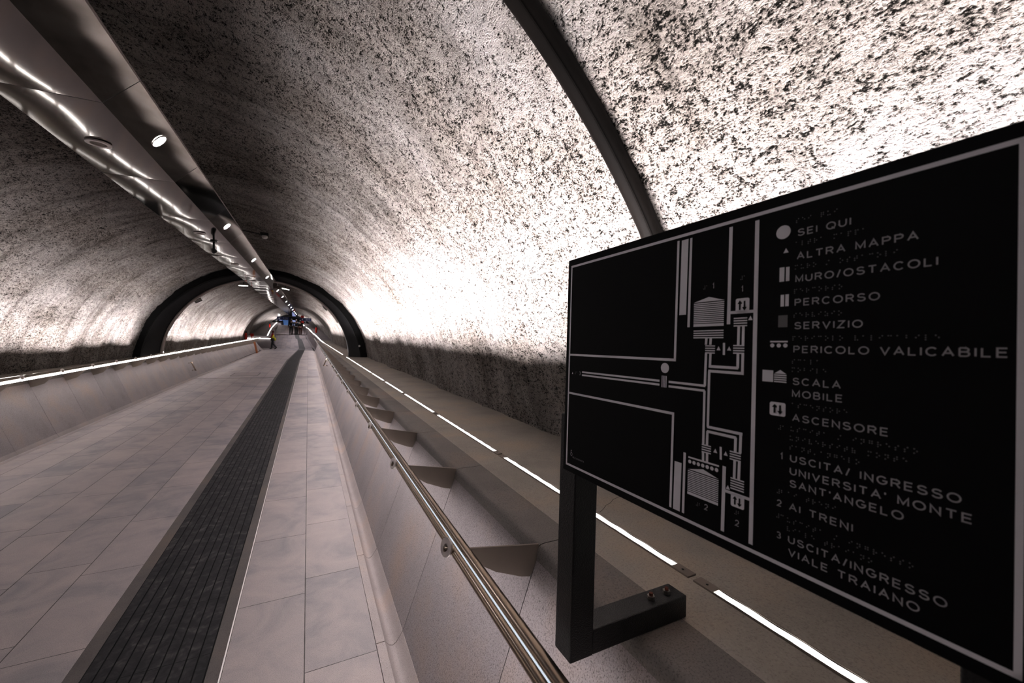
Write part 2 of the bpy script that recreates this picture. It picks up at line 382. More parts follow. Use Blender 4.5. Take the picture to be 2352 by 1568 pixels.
# ------------------------------------------------------------------ side barriers
def side_geo(R):
    """R True = right side; returns mapping x-> world x"""
    return (lambda x: x) if R else mir
def make_side(R):
    X = side_geo(R); nm = 'right' if R else 'left'
    P0 = 1.555 - 2.3 if R else 10.14 - 1.15*10
    ny = 39 if R else 40
    planes = [P0 + 1.15*i for i in range(ny)]
    planes = [p for p in planes if p < 44]
    dz = 0 if R else -.02
    Z = lambda y: zl(y) + dz
    vis0 = -1.5 if R else 4.0
    # gutter kerb along the floor
    g = MB()
    for a, b2 in zip(planes, planes[1:]):
        if b2 < vis0: continue
        def pf(y):
            fe = (.44 if R else .46) + (0 if R else (lerp_tab(FXL, y) + 3.98)*-1)
            q = fe
            pts = [(q + .004, ZF - .05), (q + .004, ZF + .002), (q + .06, ZF + .002), (q + .070, ZF - .012), (q + .088, ZF - .034), (q + .112, ZF - .042), (q + .135, ZF - .028), (q + .155, ZF + .002), (q + .175, ZF + .035), (q + .19, ZF + .035), (q + .19, ZF - .05)]
            return [(X(x), z) for x, z in pts]
        g.prof(None, a + .003, b2 - .003, f=pf)
    o = mesh_obj('trim_1' if R else 'trim_2', g, GUT); smooth_edges(o, 50)
    struct(o, 'rounded stone gutter kerb at the foot of the %s barrier' % nm, 'kerb')
    # leaning panels
    n = 0
    lst = [(a, b2) for a, b2 in zip(planes, planes[1:]) if b2 > vis0]
    for a, b2 in lst:
        off = lambda y: 0 if R else (lerp_tab(FXL, y) + 3.98)*-1
        def pp(y):
            zt = Z(y) - .066; o_ = off(y)*.6
            return [(X(.614 + o_), ZF + .028), (X(.957 + o_*.3), zt), (X(1.03), zt), (X(.72 + o_), ZF + .0)]
        m_ = MB().prof(None, a + .0028, b2 - .0028, f=pp)
        o = mesh_obj('barrier_panel', m_, PANEL)
        tag(o, 'leaning grey concrete panel, %s visible from the camera along the %s barrier' % (ordn(n), nm), 'panel', 'leaning concrete panels of the %s barrier' % nm)
        def cp(y):
            z = Z(y)
            return [(X(.955), z - .068), (X(.957), z - .030), (X(.964), z - .012), (X(.980), z - .002), (X(1.0), z), (X(1.165), z), (X(1.165), z - .10), (X(1.0), z - .10), (X(.975), z - .068)]
        o = mesh_obj('coping_slab', MB().prof(None, a + .003, b2 - .003, f=cp), COPE); smooth_edges(o, 50)
        tag(o, 'dark grey concrete coping slab, %s visible from the camera on top of the %s barrier' % (ordn(n), nm), 'slab', 'coping slabs on the %s barrier' % nm)
        n += 1
    # handrail
    zr = -.885 + (0 if R else -.01)
    y0, y1 = (-2.0, 43.9) if R else (3.5, 43.9)
    h_ = empty('handrail', (X(.57), y0, zr), 'long brushed steel double-tube handrail with light strip along the %s barrier' % nm, 'handrail')
    ys = [y0 + (y1 - y0)*i/20 for i in range(21)]
    child('upper_tube', MB().tube([(X(.5885), y, zr) for y in ys], .0225, 20), STEEL, h_, True)
    child('lower_tube', MB().tube([(X(.5485), y, zr - .002) for y in ys], .0160, 18), STEEL, h_, True)
    child('slot_line', MB().box(*sorted((X(.5650), X(.5661))), y0, y1, zr - .01, zr + .0085), GAPLINE, h_)
    child('light_housing', MB().box(*sorted((X(.5765) if not R else .5905, X(.600))), y0, y1, zr - .046, zr - .022), GREYM, h_)
    for q in [p for p in planes if p > y0]:
        if q + .05 > y1: continue
        e = min(q + 1.15 - .035, y1)
        x0, x1 = (.580, .590) if R else sorted((X(.538), X(.5759)))
        child('light_strip', MB().box(x0, x1, q + .035, e, zr - .055, zr - .018), LEDR, h_)
    # bracket plates
    n = 0; base = None
    for p in planes:
        if p < (0 if R else 4): continue
        z = Z(p)
        br = empty('rail_bracket', (X(.9), p, z), 'flat steel bracket plate holding the %s handrail, %s from the camera' % (nm, ordn(n)), 'bracket', 'bracket plates under the %s handrail' % nm)
        poly = [(.60, zr - .012), (.80, zr - .04 + (z - zr)*.55 + .03), (.966, z + .004), (.955, z - .07), (.925, z - .135), (.88, z - .125), (.75, z - .072), (.60, zr - .05)]
        poly[1] = (.78, (zr - .012)*.5 + (z + .004)*.5)
        child('plate', MB().prof([(X(x), zz) for x, zz in poly], p - .005, p + .005), PLATE, br)
        child('arm', MB().tube([(X(.615), p, zr - .028), (X(.514), p, zr + .006)], .012, 12), STEEL, br, True)
        s = -1 if R else 1
        child('end_disc', MB().disc((X(.528), p, zr + .008), (s, -.25, .25), .037, .009, 28, .014).disc((X(.530), p, zr + .008), (s, -.25, .25), .0135, .005, 16), DISC, br)
        n += 1
    # ledge behind the barrier
    m_ = MB()
    yy = [-3, 5, 10, 15, 20, 25, 30, 35, 40, 42]
    xe = lambda y: X(2.6) if R else cen(y)[0] - 3.9
    m_.rings([[(X(1.165), y, Z(y) - .001), (xe(y), y, Z(y) - .001), (xe(y), y, Z(y) - .5), (X(1.165), y, Z(y) - .5)] for y in yy])
    o = mesh_obj('trim_3' if R else 'trim_4', m_, LEDGE); struct(o, 'brownish grey concrete ledge between the %s barrier and the vault' % nm, 'ledge')
    # recessed uplights on the ledge
    segs = []
    q = 1.07 - 1.83*2 if R else 3.9
    while q < 42:
        e = q + 1.83
        if abs(q - 17.4) > .3: segs.append((q + .012, e - .012))
        q = e
    n = 0
    for a, b2 in segs:
        if b2 > 42: b2 = 42
        zz = lambda y: Z(y) + .006
        u = empty('recessed_uplight', (X(1.409), (a + b2)/2, Z((a+b2)/2)), 'flush linear uplight in the %s ledge, %s from the camera' % (nm, ordn(n)), 'uplight', 'linear uplights in the %s ledge' % nm)
        w = .0235
        fr = MB(); c0 = 1.409
        A, B = a + .085, b2 - .085
        for (x0, x1, ya, yb) in ((c0 - w, c0 - w + .004, A, B), (c0 + w - .004, c0 + w, A, B), (c0 - w, c0 + w, a, A), (c0 - w, c0 + w, B, b2)):
            fr.rings([[(X(x0), y, zz(y) - .03), (X(x1), y, zz(y) - .03), (X(x1), y, zz(y)), (X(x0), y, zz(y))] for y in (ya, yb)])
        child('frame', fr, PLATE, u)
        sc = MB()
        for yq in (a + .045, b2 - .045): sc.disc((X(c0), yq, zz(yq)), (0, 0, 1), .005, .001, 10)
        child('screws', sc, DARKM, u)
        ns = 60 if b2 < 8 and R else 8
        df = MB(); rr = []
        for i in range(ns + 1):
            y = A + (B - A)*i/ns
            wob = .0022*sin(y*38) + .0012*sin(y*71 + 1) if ns > 10 else 0
            wob2 = .0022*sin(y*38 + .7) if ns > 10 else 0
            rr.append([(X(c0 - w + .0075 + wob), y, zz(y) - .003), (X(c0 + w - .0085 + wob2), y, zz(y) - .003)])
        df.rings(rr, False, False)
        child('diffuser', df, LED, u)
        child('tray', MB().rings([[(X(c0 - w + .004), y, zz(y) - .0045), (X(c0 + w - .004), y, zz(y) - .0045)] for y in (A, B)], False, False), DARKM, u)
        n += 1
    return planes
make_side(True); make_side(False)

ck = [(1.45, 1.71), (1.494, 1.733), (1.55, 1.772), (1.594, 1.786), (1.644, 1.82), (1.703, 1.837), (1.76, 1.85), (1.818, 1.87)]
m_ = MB().rings([[(x, y - .0016, zl(y) + .0008), (x, y + .0016, zl(y) + .0008)] for x, y in ck], False, False)
struct(mesh_obj('trim_9', m_, JOINT), 'hairline crack in the ledge screed behind the sign', 'crack')
# far barrier and ledges beyond the landing (right, then left)
ry = [42, 44, 45.5, 47, 49.5, 53, 57, 62, 66, 70]
m_ = MB(); rr = []
for y in ry:
    fx = lerp_tab(FXR, y); z = zl(y); lx = 1.38 + dxr(y); cx, cz, r = cen(y)
    rr.append([(fx + .02, y, lerp_tab(FLOOR, y) - .05), (fx + .17, y, lerp_tab(FLOOR, y) + .03), (max(lx - .45, fx + .3) , y, z - .05), (max(lx - .42, fx + .33), y, z), (cx + r + .3, y, z), (cx + r + .3, y, z - 1)])
m_.rings(rr[1:])
o = mesh_obj('trim_5', m_, PANEL); struct(o, 'concrete barrier and ledge following the far ramp on the right', 'ledge')
m_ = MB().rings([[(1.165, y, zl(y)), (2.6, y, zl(y)), (2.6, y, zl(y) - .6), (1.165, y, zl(y) - .6)] for y in (42, 44)])
o = mesh_obj('trim_6', m_, LEDGE); struct(o)
m_ = MB(); rr = []
for y in [46.2, 49.5, 53, 57, 62, 66, 70]:
    fx = lerp_tab(FLX, y + .02); z = zl(y); cx, cz, r = cen(y)
    rr.append([(fx, y, lerp_tab(FLOOR, y) - .05), (fx - .12, y, z - .05), (fx - .15, y, z), (cx - r - .3, y, z), (cx - r - .3, y, z - 2)])
m_.rings(rr)
o = mesh_obj('trim_7', m_, PANEL); struct(o, 'concrete barrier and ledge beside the far ramp on the left', 'ledge')
m_ = MB().rings([[(mir(1.165), y, zl(y) - .02), (-5.6, y, zl(y) - .02), (-5.6, y, -2.3), (-3.6 - .05, y, -2.3), (-3.72, y, ZF)] for y in (42, 43.95)])
o = mesh_obj('trim_8', m_, PANEL); struct(o, 'end block of the left barrier at the landing', 'ledge')
def far_light(pts, w, name, lab, grp=None):
    m_ = MB().rings([[(x - w/2, y, z), (x + w/2, y, z), (x + w/2, y, z + .02), (x - w/2, y, z + .02)] for x, y, z in pts])
    return tag(mesh_obj(name, m_, LED), lab, 'light strip', grp)
P = [(lerp_tab(XLT, y), y, zl(y)) for y in (42.1, 44, 47, 49.4)]
far_light(P, .08, 'light_strip', 'white light strip kinking up the right ledge where the far ramp begins')
for i, (a, b2) in enumerate(((50.2, 53.2), (54.2, 57.2), (58.5, 62), (63, 66))):
    far_light([(lerp_tab(XLT, y), y, zl(y)) for y in (a, b2)], .09, 'light_strip', 'short white light strip beside the far right ramp, %s from its foot' % ORD[i], 'light strips beside the far right ramp')
for i, (a, b2) in enumerate(((46.3, 50), (50.6, 54.5), (55.5, 60), (61, 64))):
    far_light([(lerp_tab(XLL, y) + (.0 if y > 47 else -.0), y, zl(y)) for y in (a, b2)], .07, 'light_strip', 'white light strip climbing beside the far left ramp, %s from its foot' % ORD[i], 'light strips beside the far left ramp')
m_ = MB().box(-5.3, -3.35, 46.25, 46.45, zl(46) - .02 - .12, zl(46) + .03)
tag(mesh_obj('light_strip', MB().box(-5.25, -3.3, 46.05, 46.15, -1.07, -1.02), LED), 'white horizontal light strip crossing the left side of the landing', 'light strip')
# far thin handrail
fr = MB().tube([(lerp_tab(FXR, y) + .16, y, lerp_tab(FLOOR, y) + 1.0) for y in (44, 45.5, 47, 49.5, 53, 57)], .03, 8)
tag(mesh_obj('handrail', fr, STEEL, None, True), 'thin steel handrail climbing beside the far right ramp', 'handrail')

# ------------------------------------------------------------------ steel arches
def arc_sweep(prof, a0=-98, a1=98, n=96, jag=None):
    """prof = [(radius, y)] closed; centre of each radius shifts so the inner rim sits higher"""
    rs = []
    for i in range(n + 1):
        a = math.radians(a0 + (a1 - a0)*i/n)
        ring = []
        for (r, y, cz) in prof:
            rj = r + (jag(a) if jag and r > 3.69 else 0)
            ring.append((-1.51 + rj*sin(a), y, cz + rj*cos(a)))
        rs.append(ring)
    return MB().rings(rs)
a1 = empty('tunnel_rib', (-1.51, 1.42, 2.1), 'brown-black curved steel rib running down the right vault behind the map sign', 'rib')
pr = [(3.612 + .053*cos(2*PI*k/20), 1.443 + .052*sin(2*PI*k/20)) for k in range(20)]
child('rib_casing', arc_sweep([(r, y, -1.49) for r, y in pr]), RINGB, a1)
for c in a1.children: smooth_edges(c, 25)
child('seam_strip', arc_sweep([(r, y, -1.49) for r, y in [(3.572, 1.405), (3.567, 1.409), (3.564, 1.406), (3.569, 1.402)]]), RINGB, a1)

a2 = empty('tunnel_arch', (-1.51, 17.46, ZF + 1), 'large black steel arch spanning the tunnel between the two vault sections', 'arch')
cz1, cz2, cz3 = -1.49, -1.43, -1.20
child('front_flange', arc_sweep([(3.72, 17.44, cz1), (3.475, 17.44, cz1), (3.475, 17.52, cz1), (3.72, 17.52, cz1)], jag=lambda a: .04*noise.noise(Vector((a*9, 3, 1))) + .03*noise.noise(Vector((a*25, 3, 1)))), FLG, a2)
child('groove_liner', arc_sweep([(3.48, 17.52, cz1), (3.42, 17.6, cz2), (3.60, 17.7, cz1)]), DARKM, a2)
child('inner_face', arc_sweep([(3.45, 17.47, cz2), (3.06, 17.74, cz3), (3.03, 17.78, cz3), (3.03, 18.05, cz3), (3.72, 18.05, cz1), (3.46, 17.60, cz2)]), RING, a2)
child('conduit', arc_sweep([(3.0 + .045*cos(t_*PI/4), 17.77 + .045*sin(t_*PI/4), cz3) for t_ in range(8)], -86, 60), GREYM, a2, True)
child('conduit', arc_sweep([(3.47 + .018*cos(t_*PI/4), 17.44 + .018*sin(t_*PI/4), -1.45) for t_ in range(8)], -92, 92), GREYM if False else DARKM, a2, True)
lampm = MB().disc((1.88, 17.40, -.62), (0, -1, 0), .04, .04, 16); child('bulkhead_lamp', lampm, WHITE, a2)
# far arch
rs = []
m_ = MB()
for i in range(65):
    a = math.radians(-92 + 184*i/64)
    rs.append([(-2.22 + r*sin(a), y, -1.05 + r*cos(a)) for r, y in ((3.05, 64), (2.72, 64.1), (2.72, 64.6), (3.05, 64.6))])
m_.rings(rs); tag(mesh_obj('tunnel_arch', m_, RING), 'small distant black arch near the end of the tunnel behind the hanging signs', 'arch')

# ------------------------------------------------------------------ metal soffit
Lx, Lz, Cx_, Cz_, Rx, Rz = -1.935, 1.56, -1.345, 1.575, -1.145, 1.79
def soffit_panel(y0, y1, i, lx, part):
    o = empty('ceiling_panel', ((lx + Rx)/2, (y0 + y1)/2, 1.6), ('satin metal soffit panel, %s of the near run overhead' if part == 0 else 'satin metal soffit panel, %s of the run beyond the black arch') % ordn(i), 'ceiling panel', 'metal panels of the near soffit' if part == 0 else 'metal panels of the far soffit')
    g = .004; a, b2 = y0 + g, y1 - g
    ns = 24; nu = 6
    seed = i*1.7 + part*9
    rows = []
    for k in range(ns + 1):
        t_ = -1 + 2*k/ns; y = a + (b2 - a)*k/ns
        row = []
        for u in range(nu + 1):
            q = u/nu; x = lx + (Cx_ - lx)*q
            bow = (.0028*(1 - t_**6)*(.6 + .4*sin(PI*q)) + .0009*sin(t_*4 + seed))*(1 - q*q*.8)
            row.append((x, y, Lz + (Cz_ - Lz)*q - bow))
        rows.append(row)
    lo = MB().rings(rows, False, False)
    oo = child('underside_sheet', lo, SOFF, o, True)
    rows = []
    for k in range(7):
        y = a + (b2 - a)*k/6; t_ = -1 + 2*k/6
        rows.append([(Cx_, y, Cz_), (Cx_ + (Rx - Cx_)*.5 - .002*(1 - t_*t_), y, (Cz_ + Rz)/2 + .002*(1 - t_*t_)), (Rx, y, Rz)])
    child('side_sheet', MB().rings(rows, False, False), SOFF, o, True)
    ed = MB().rings([[(Rx, y, Rz), (Rx + .012, y, Rz + .004), (Rx - .10, y, Rz + .14), (lx + .05, y, 1.78), (lx - .006, y, Lz + .004), (lx, y, Lz), ] for y in (a, b2)], False, False)
    child('back_tray', ed, GREYM, o)
    return o
yj = [-3.04 + 1.74*k for k in range(13)] ; yj = [y for y in yj if y < 18.5] + [18.95]
for i, (a, b2) in enumerate(zip(yj, yj[1:])): soffit_panel(a, b2, i, Lx, 0)
yj = [19.25 + 1.9*k for k in range(20)] + [57]
for i, (a, b2) in enumerate(zip(yj, yj[1:])): soffit_panel(a, b2, i, -1.99, 1)
tag(mesh_obj('support_beam', MB().box(-2.05, -1.08, 18.95, 19.25, 1.62, 1.74), plain('brown_beam', (.10, .07, .055), .5, .2)), 'brown crossbeam in the gap between the two soffit runs', 'beam')
# soffit downlights
nrm = Vector((Rz - Cz_, 0, -(Rx - Cx_))).normalized()   # faces right and down
dl = [1.2, 4.76, 8.17, 11.83, 15.49, 20.6, 24.43, 28.5, 32.36, 36.2, 40.1, 44, 48, 52]
base = None
for i, y in enumerate(dl):
    c = Vector((-1.247, y, 1.68))
    d = empty('downlight', c, 'round white downlight set in the soffit side face, %s from the camera' % ordn(i), 'downlight', 'round downlights in the soffit')
    child('bezel', MB().disc(c + nrm*.001, nrm, .070, .006, 28, .056), DISC, d)
    child('lens', MB().disc(c + nrm*.002, nrm, .056, .002, 24), SPOT, d)
    la = bpy.data.lights.new('downlight_lamp', 'AREA'); la.shape = 'DISK'; la.size = .09; la.energy = 9 if i == 0 else 24 if y < 41 else 60; la.color = (.97, .93, 1.0); la.spread = math.radians(150)
    lo = bpy.data.objects.new('downlight_lamp', la); COL.objects.link(lo); lo.location = c + nrm*.012
    dirv = (nrm*.35 + Vector((-.12, 0, -1))).normalized()
    lo.rotation_euler = dirv.to_track_quat('-Z', 'Y').to_euler()
# loudspeakers flush in the soffit underside
for i, y in enumerate((4.76, 8.4, 12.0, 15.8)):
    x = -1.655; z = 1.556
    s = empty('ceiling_speaker', (x, y, z), 'round flush loudspeaker ring in the soffit underside, %s from the camera' % ORD[i], 'loudspeaker', 'round loudspeakers in the soffit')
    child('ring', MB().disc((x, y, z + .004), (0, 0, -1), .085, .012, 36, .055), DISC, s)
    child('grille', MB().disc((x, y, z + .006), (0, 0, -1), .055, .008, 30), PLATE, s)
# hanging camera under the soffit
c = empty('security_camera', (-1.575, 9.05, 1.565), 'small black camera hanging on a short stem below the soffit', 'camera')
child('ceiling_plate', MB().disc((-1.575, 9.05, 1.57), (0, 0, -1), .055, .02, 20), BLACK, c)
child('stem', MB().tube([(-1.575, 9.05, 1.56), (-1.575, 9.05, 1.42)], .018, 10), BLACK, c, True)
child('body', MB().tube([(-1.60, 9.12, 1.43), (-1.585, 9.08, 1.41), (-1.55, 8.98, 1.37), (-1.545, 8.965, 1.362)], [.024, .036, .036, .03], 12), BLACK, c, True)
child('dome', MB().tube([(-1.572, 9.04, 1.40), (-1.572, 9.04, 1.375), (-1.572, 9.04, 1.35), (-1.572, 9.04, 1.335)], [.03, .036, .03, .012], 12), BLACK, c, True)
# smoke detector on the vault
c = empty('smoke_detector', (-.91, 10.5, 2.08), 'white smoke detector with cable on the dark vault right of the soffit', 'detector')
child('cable', MB().tube([(-1.5, 10.3, 2.10), (-1.3, 10.35, 2.085), (-1.1, 10.42, 2.08), (-.93, 10.5, 2.07)], .010, 8), DARKM, c, True)
child('junction_box', MB().box(-.99, -.84, 10.44, 10.58, 2.06, 2.12), DARKM, c)
child('head', MB().tube([(-.91, 10.5, 2.065), (-.91, 10.5, 2.045), (-.91, 10.5, 2.01), (-.91, 10.5, 1.99)], [.045, .06, .056, .035], 20), WHITE, c, True)

# luminaires around the black arch
def bar_light(name, a, b, r, lab, frame=False):
    a, b = Vector(a), Vector(b)
    o = empty(name, (a + b)/2, lab, 'light fitting', None)
    if frame:
        d = (b - a); w = Vector((.05, 0, -.09))
        child('frame', MB().tube([a, b, b + w, a + w, a], .012, 6), DARKM, o)
        child('hanger', MB().tube([a + d*.5, a + d*.5 + Vector((-.02, 0, .2))], .008, 6), DARKM, o)
        child('panel', MB().add([a, b, b + w, a + w], [(0,1,2,3)]), plain('luminaire_glass', (.5, .48, .45), .2, 0), o)
    else:
        child('tube', MB().tube([a, b], r, 8), LED, o, True)
        child('hanger', MB().tube([(a + b)/2 + Vector((0, 0, r)), (a + b)/2 + Vector((0, .0, .18))], .008, 6), DARKM, o)
    return o
bar_light('hanging_luminaire', (-3.66, 17.95, .90), (-3.48, 17.95, 1.01), .02, 'dark framed luminaire hanging from the left haunch of the black arch', True)
bar_light('hanging_luminaire', (.49, 18.1, .99), (.62, 18.1, .88), .02, 'dark framed luminaire hanging from the right haunch of the black arch', True)
bar_light('tube_light', (-4.40, 17.98, -.36), (-4.34, 17.98, -.22), .025, 'short slanted white tube light on the lower left leg of the arch')
bar_light('tube_light', (-2.42, 18.5, 1.60), (-2.12, 18.5, 1.61), .016, 'white tube light left of the soffit just inside the arch')
bar_light('tube_light', (-.98, 18.6, 1.62), (-.72, 18.6, 1.575), .016, 'white tube light right of the soffit just inside the arch')
o = empty('emergency_light', (-4.53, 17.9, -.98), 'small white box light at the foot of the left leg of the black arch', 'light fitting')
child('body', MB().box(-4.57, -4.49, 17.87, 17.95, -1.02, -.93), LED, o); child('back_plate', MB().box(-4.58, -4.48, 17.95, 17.97, -1.08, -.85), GREYM, o)

# grab bars on the barriers
def grab(pts, nvec, lab):
    pts = [Vector(p) for p in pts]; nv = Vector(nvec)
    o = empty('grab_bar', pts[0], lab, 'grab bar')
    child('bar', MB().tube(pts, .022, 10), STEEL, o, True)
    for q in (pts[0]*.9 + pts[-1]*.1, pts[0]*.1 + pts[-1]*.9):
        child('standoff', MB().tube([q, q + nv], .012, 8), STEEL, o, True)
grab([(-4.14, 20.0, -1.44), (-3.98, 20.0, -1.80)], (-.16, .02, -.03), 'short sloping steel grab bar on the left barrier past the expansion joint')
grab([(.70, 17.2, -1.06), (.56, 17.2, -1.42)], (.14, .02, -.03), 'short sloping steel grab bar on the right barrier near the expansion joint')
tag(mesh_obj('timber_plank', MB().rings([[(-3.64 - .07 - k*.22, 38.0 + d, ZF + .02 + k) for d in (0, .8)] + [(-3.60 - .07 - k*.22 + .03, 38.0 + d, ZF + .02 + k) for d in (.8, 0)] for k in (0, .9)]), WOOD), 'orange-brown timber plank leaning against the far end of the left barrier', 'plank')

# ------------------------------------------------------------------ fire fighting gear
def extinguisher(x, y, z, s, lab):
    o = empty('fire_extinguisher', (x, y, z), lab, 'extinguisher')
    child('cylinder', MB().tube([(x, y, z), (x, y, z + .03*s), (x, y, z + .45*s), (x, y, z + .52*s), (x, y, z + .56*s)], [.07*s, .085*s, .085*s, .06*s, .03*s], 16), RED, o, True)
    child('valve', MB().tube([(x, y, z + .55*s), (x, y, z + .63*s)], .022*s, 8).box(x - .05*s, x + .06*s, y - .015, y + .015, z + .60*s, z + .66*s), DARKM, o)
    child('hose', MB().tube([(x + .03*s, y, z + .60*s), (x + .12*s, y, z + .52*s), (x + .12*s, y, z + .3*s), (x + .10*s, y, z + .2*s)], .014*s, 6), DARKM, o, True)
extinguisher(-5.0, 43.0, zl(43) - .02, 1.25, 'red fire extinguisher standing at the end of the left ledge')
extinguisher(.80, 50.0, zl(50), 1.1, 'red fire extinguisher beside the light strip on the far right ledge')
extinguisher(-4.0, 54.0, zl(54), .85, 'small distant red fire extinguisher on the far left ledge')
o = empty('hydrant_marker', (-4.75, 44.9, -2.0), 'red signal post with a square head beside the left light strip', 'marker')
child('post', MB().tube([(-4.75, 44.9, -2.02), (-4.75, 44.9, -.75)], .035, 10), RED, o, True)
child('head', MB().box(-4.87, -4.60, 44.86, 44.94, -.82, -.55), RED, o)

# ------------------------------------------------------------------ text helper
def arcp(cx, cy, rx, ry, a0, a1, n=12):
    return [(cx + rx*cos(math.radians(a0 + (a1 - a0)*k/n)), cy + ry*sin(math.radians(a0 + (a1 - a0)*k/n))) for k in range(n + 1)]
def glyphs():
    G = {}
    G['A'] = (.86, [[(0, 0), (.43, 1), (.86, 0)], [(.15, .33), (.71, .33)]])
    G['B'] = (.72, [[(0, 0), (0, 1)], [(0, 1), (.42, 1)] + arcp(.42, .76, .25, .24, 90, -90) + [(0, .52)], [(.42, .52)] + arcp(.44, .26, .28, .26, 90, -90) + [(0, 0)]])
    G['C'] = (.86, [arcp(.45, .5, .45, .5, 42, 318, 22)])
    G['D'] = (.8, [[(0, 0), (0, 1), (.34, 1)] + arcp(.34, .5, .46, .5, 90, -90, 14) + [(0, 0)]])
    G['E'] = (.66, [[(.66, 1), (0, 1), (0, 0), (.66, 0)], [(0, .52), (.6, .52)]])
    G['G'] = (.9, [arcp(.46, .5, .46, .5, 42, 345, 22) + [(.9, .47), (.5, .47)]])
    G['I'] = (.0, [[(0, 0), (0, 1)]])
    G['L'] = (.6, [[(0, 1), (0, 0), (.6, 0)]])
    G['M'] = (.9, [[(0, 0), (0, 1), (.45, .12), (.9, 1), (.9, 0)]])
    G['N'] = (.76, [[(0, 0), (0, 1), (.76, 0), (.76, 1)]])
    G['O'] = (.98, [arcp(.49, .5, .49, .5, 0, 360, 28)])
    G['P'] = (.7, [[(0, 0), (0, 1), (.42, 1)] + arcp(.42, .74, .28, .26, 90, -90) + [(0, .48)]])
    G['Q'] = (.98, [arcp(.49, .5, .49, .5, 0, 360, 28), [(.58, .26), (.92, -.04)]])
    G['R'] = (.76, [[(0, 0), (0, 1), (.44, 1)] + arcp(.44, .75, .28, .25, 90, -90) + [(0, .5)], [(.42, .5), (.76, 0)]])
    G['S'] = (.76, [arcp(.38, .755, .34, .245, 20, 270, 16) + arcp(.38, .26, .38, .26, 85, -165, 16)])
    G['T'] = (.8, [[(0, 1), (.8, 1)], [(.4, 1), (.4, 0)]])
    G['U'] = (.76, [[(0, 1), (0, .38)] + arcp(.38, .38, .38, .38, 180, 360, 14) + [(.76, 1)]])
    G['V'] = (.84, [[(0, 1), (.42, 0), (.84, 1)]])
    G['X'] = (.8, [[(0, 0), (.8, 1)], [(0, 1), (.8, 0)]])
    G['Z'] = (.74, [[(.02, 1), (.72, 1), (0, 0), (.74, 0)]])
    G['/'] = (.34, [[(0, -.05), (.34, 1.05)]])
    G["'"] = (.0, [[(0, 1), (0, .72)]])
    G['1'] = (.28, [[(0, .72), (.28, 1), (.28, 0)]])
    G['2'] = (.66, [arcp(.33, .70, .32, .30, 170, -30, 12) + [(0, 0), (.66, 0)]])
    G['3'] = (.66, [arcp(.33, .75, .29, .25, 150, -90, 12), arcp(.33, .26, .33, .26, 90, -150, 14)])
    low = dict(i=(.0, [[(0, 0), (0, .68)], [(0, .93), (0, .97)]]), t=(.3, [[(.12, 1), (.12, .1), (.3, 0)], [(0, .7), (.3, .7)]]), r=(.3, [[(0, 0), (0, .7)], [(0, .45)] + arcp(.25, .42, .25, .26, 170, 80, 5)]),
        e=(.54, [[(.02, .36)] + arcp(.27, .34, .27, .35, 0, 310, 14)]), n=(.46, [[(0, 0), (0, .7)], arcp(.23, .42, .23, .27, 180, 0, 8) + [(.46, 0)]]), o=(.56, [arcp(.28, .35, .28, .35, 0, 360, 16)]),
        a=(.5, [arcp(.25, .33, .25, .33, 0, 360, 14), [(.5, .68), (.5, 0)]]), s=(.42, [arcp(.21, .52, .19, .16, 20, 270, 8) + arcp(.21, .18, .21, .18, 90, -160, 8)]), c=(.48, [arcp(.27, .34, .27, .34, 45, 315, 12)]),
        u=(.46, [[(0, .7), (0, .25)] + arcp(.23, .25, .23, .25, 180, 360, 8) + [(.46, .7)], [(.46, .2), (.46, 0)]]), x=(.46, [[(0, 0), (.46, .7)], [(0, .7), (.46, 0)]]))
    G.update(low)
    G['δ'] = (.55, [arcp(.27, .30, .27, .30, 0, 360, 20), [(.12, .56)] + arcp(.24, .82, .17, .17, 200, 20, 10)])
    return G
GLY = glyphs()
def text_mesh(txt, cap, width=None, pen=.19, gap=.36):
    """single-stroke lettering drawn with a pen of constant width; returns flat vertices and faces"""
    x = 0; segs = []
    for ch in txt:
        if ch == ' ': x += .75; continue
        w_, st = GLY[ch]
        for l_ in st: segs.append([(x + a_, b_) for a_, b_ in l_])
        x += w_ + gap + pen*.5
    tot = x - gap - pen*.5
    k = 1.0
    sc_ = cap/(1 + pen)
    if width: k = (width - pen*sc_)/(tot*sc_)
    h2 = pen*sc_/2; vs = []; fs = []
    for l_ in segs:
        P_ = [Vector((a_*sc_*k + h2, b_*sc_ + h2)) for a_, b_ in l_]
        o_ = len(vs); n_ = len(P_)
        for i_, p_ in enumerate(P_):
            d0 = (p_ - P_[i_-1]).normalized() if i_ > 0 else (P_[1] - p_).normalized()
            d1 = (P_[i_+1] - p_).normalized() if i_ < n_ - 1 else d0
            if i_ == 0: d0 = d1
            t_ = (d0 + d1); t_ = t_.normalized() if t_.length > .2 else d1
            nn = Vector((-t_.y, t_.x)); m_ = h2/max(.45, nn.dot(Vector((-d0.y, d0.x))))
            vs += [tuple(p_ + nn*m_), tuple(p_ - nn*m_)]
        for i_ in range(n_ - 1): fs.append((o_ + 2*i_, o_ + 2*i_ + 1, o_ + 2*i_ + 3, o_ + 2*i_ + 2))
    return vs, fs

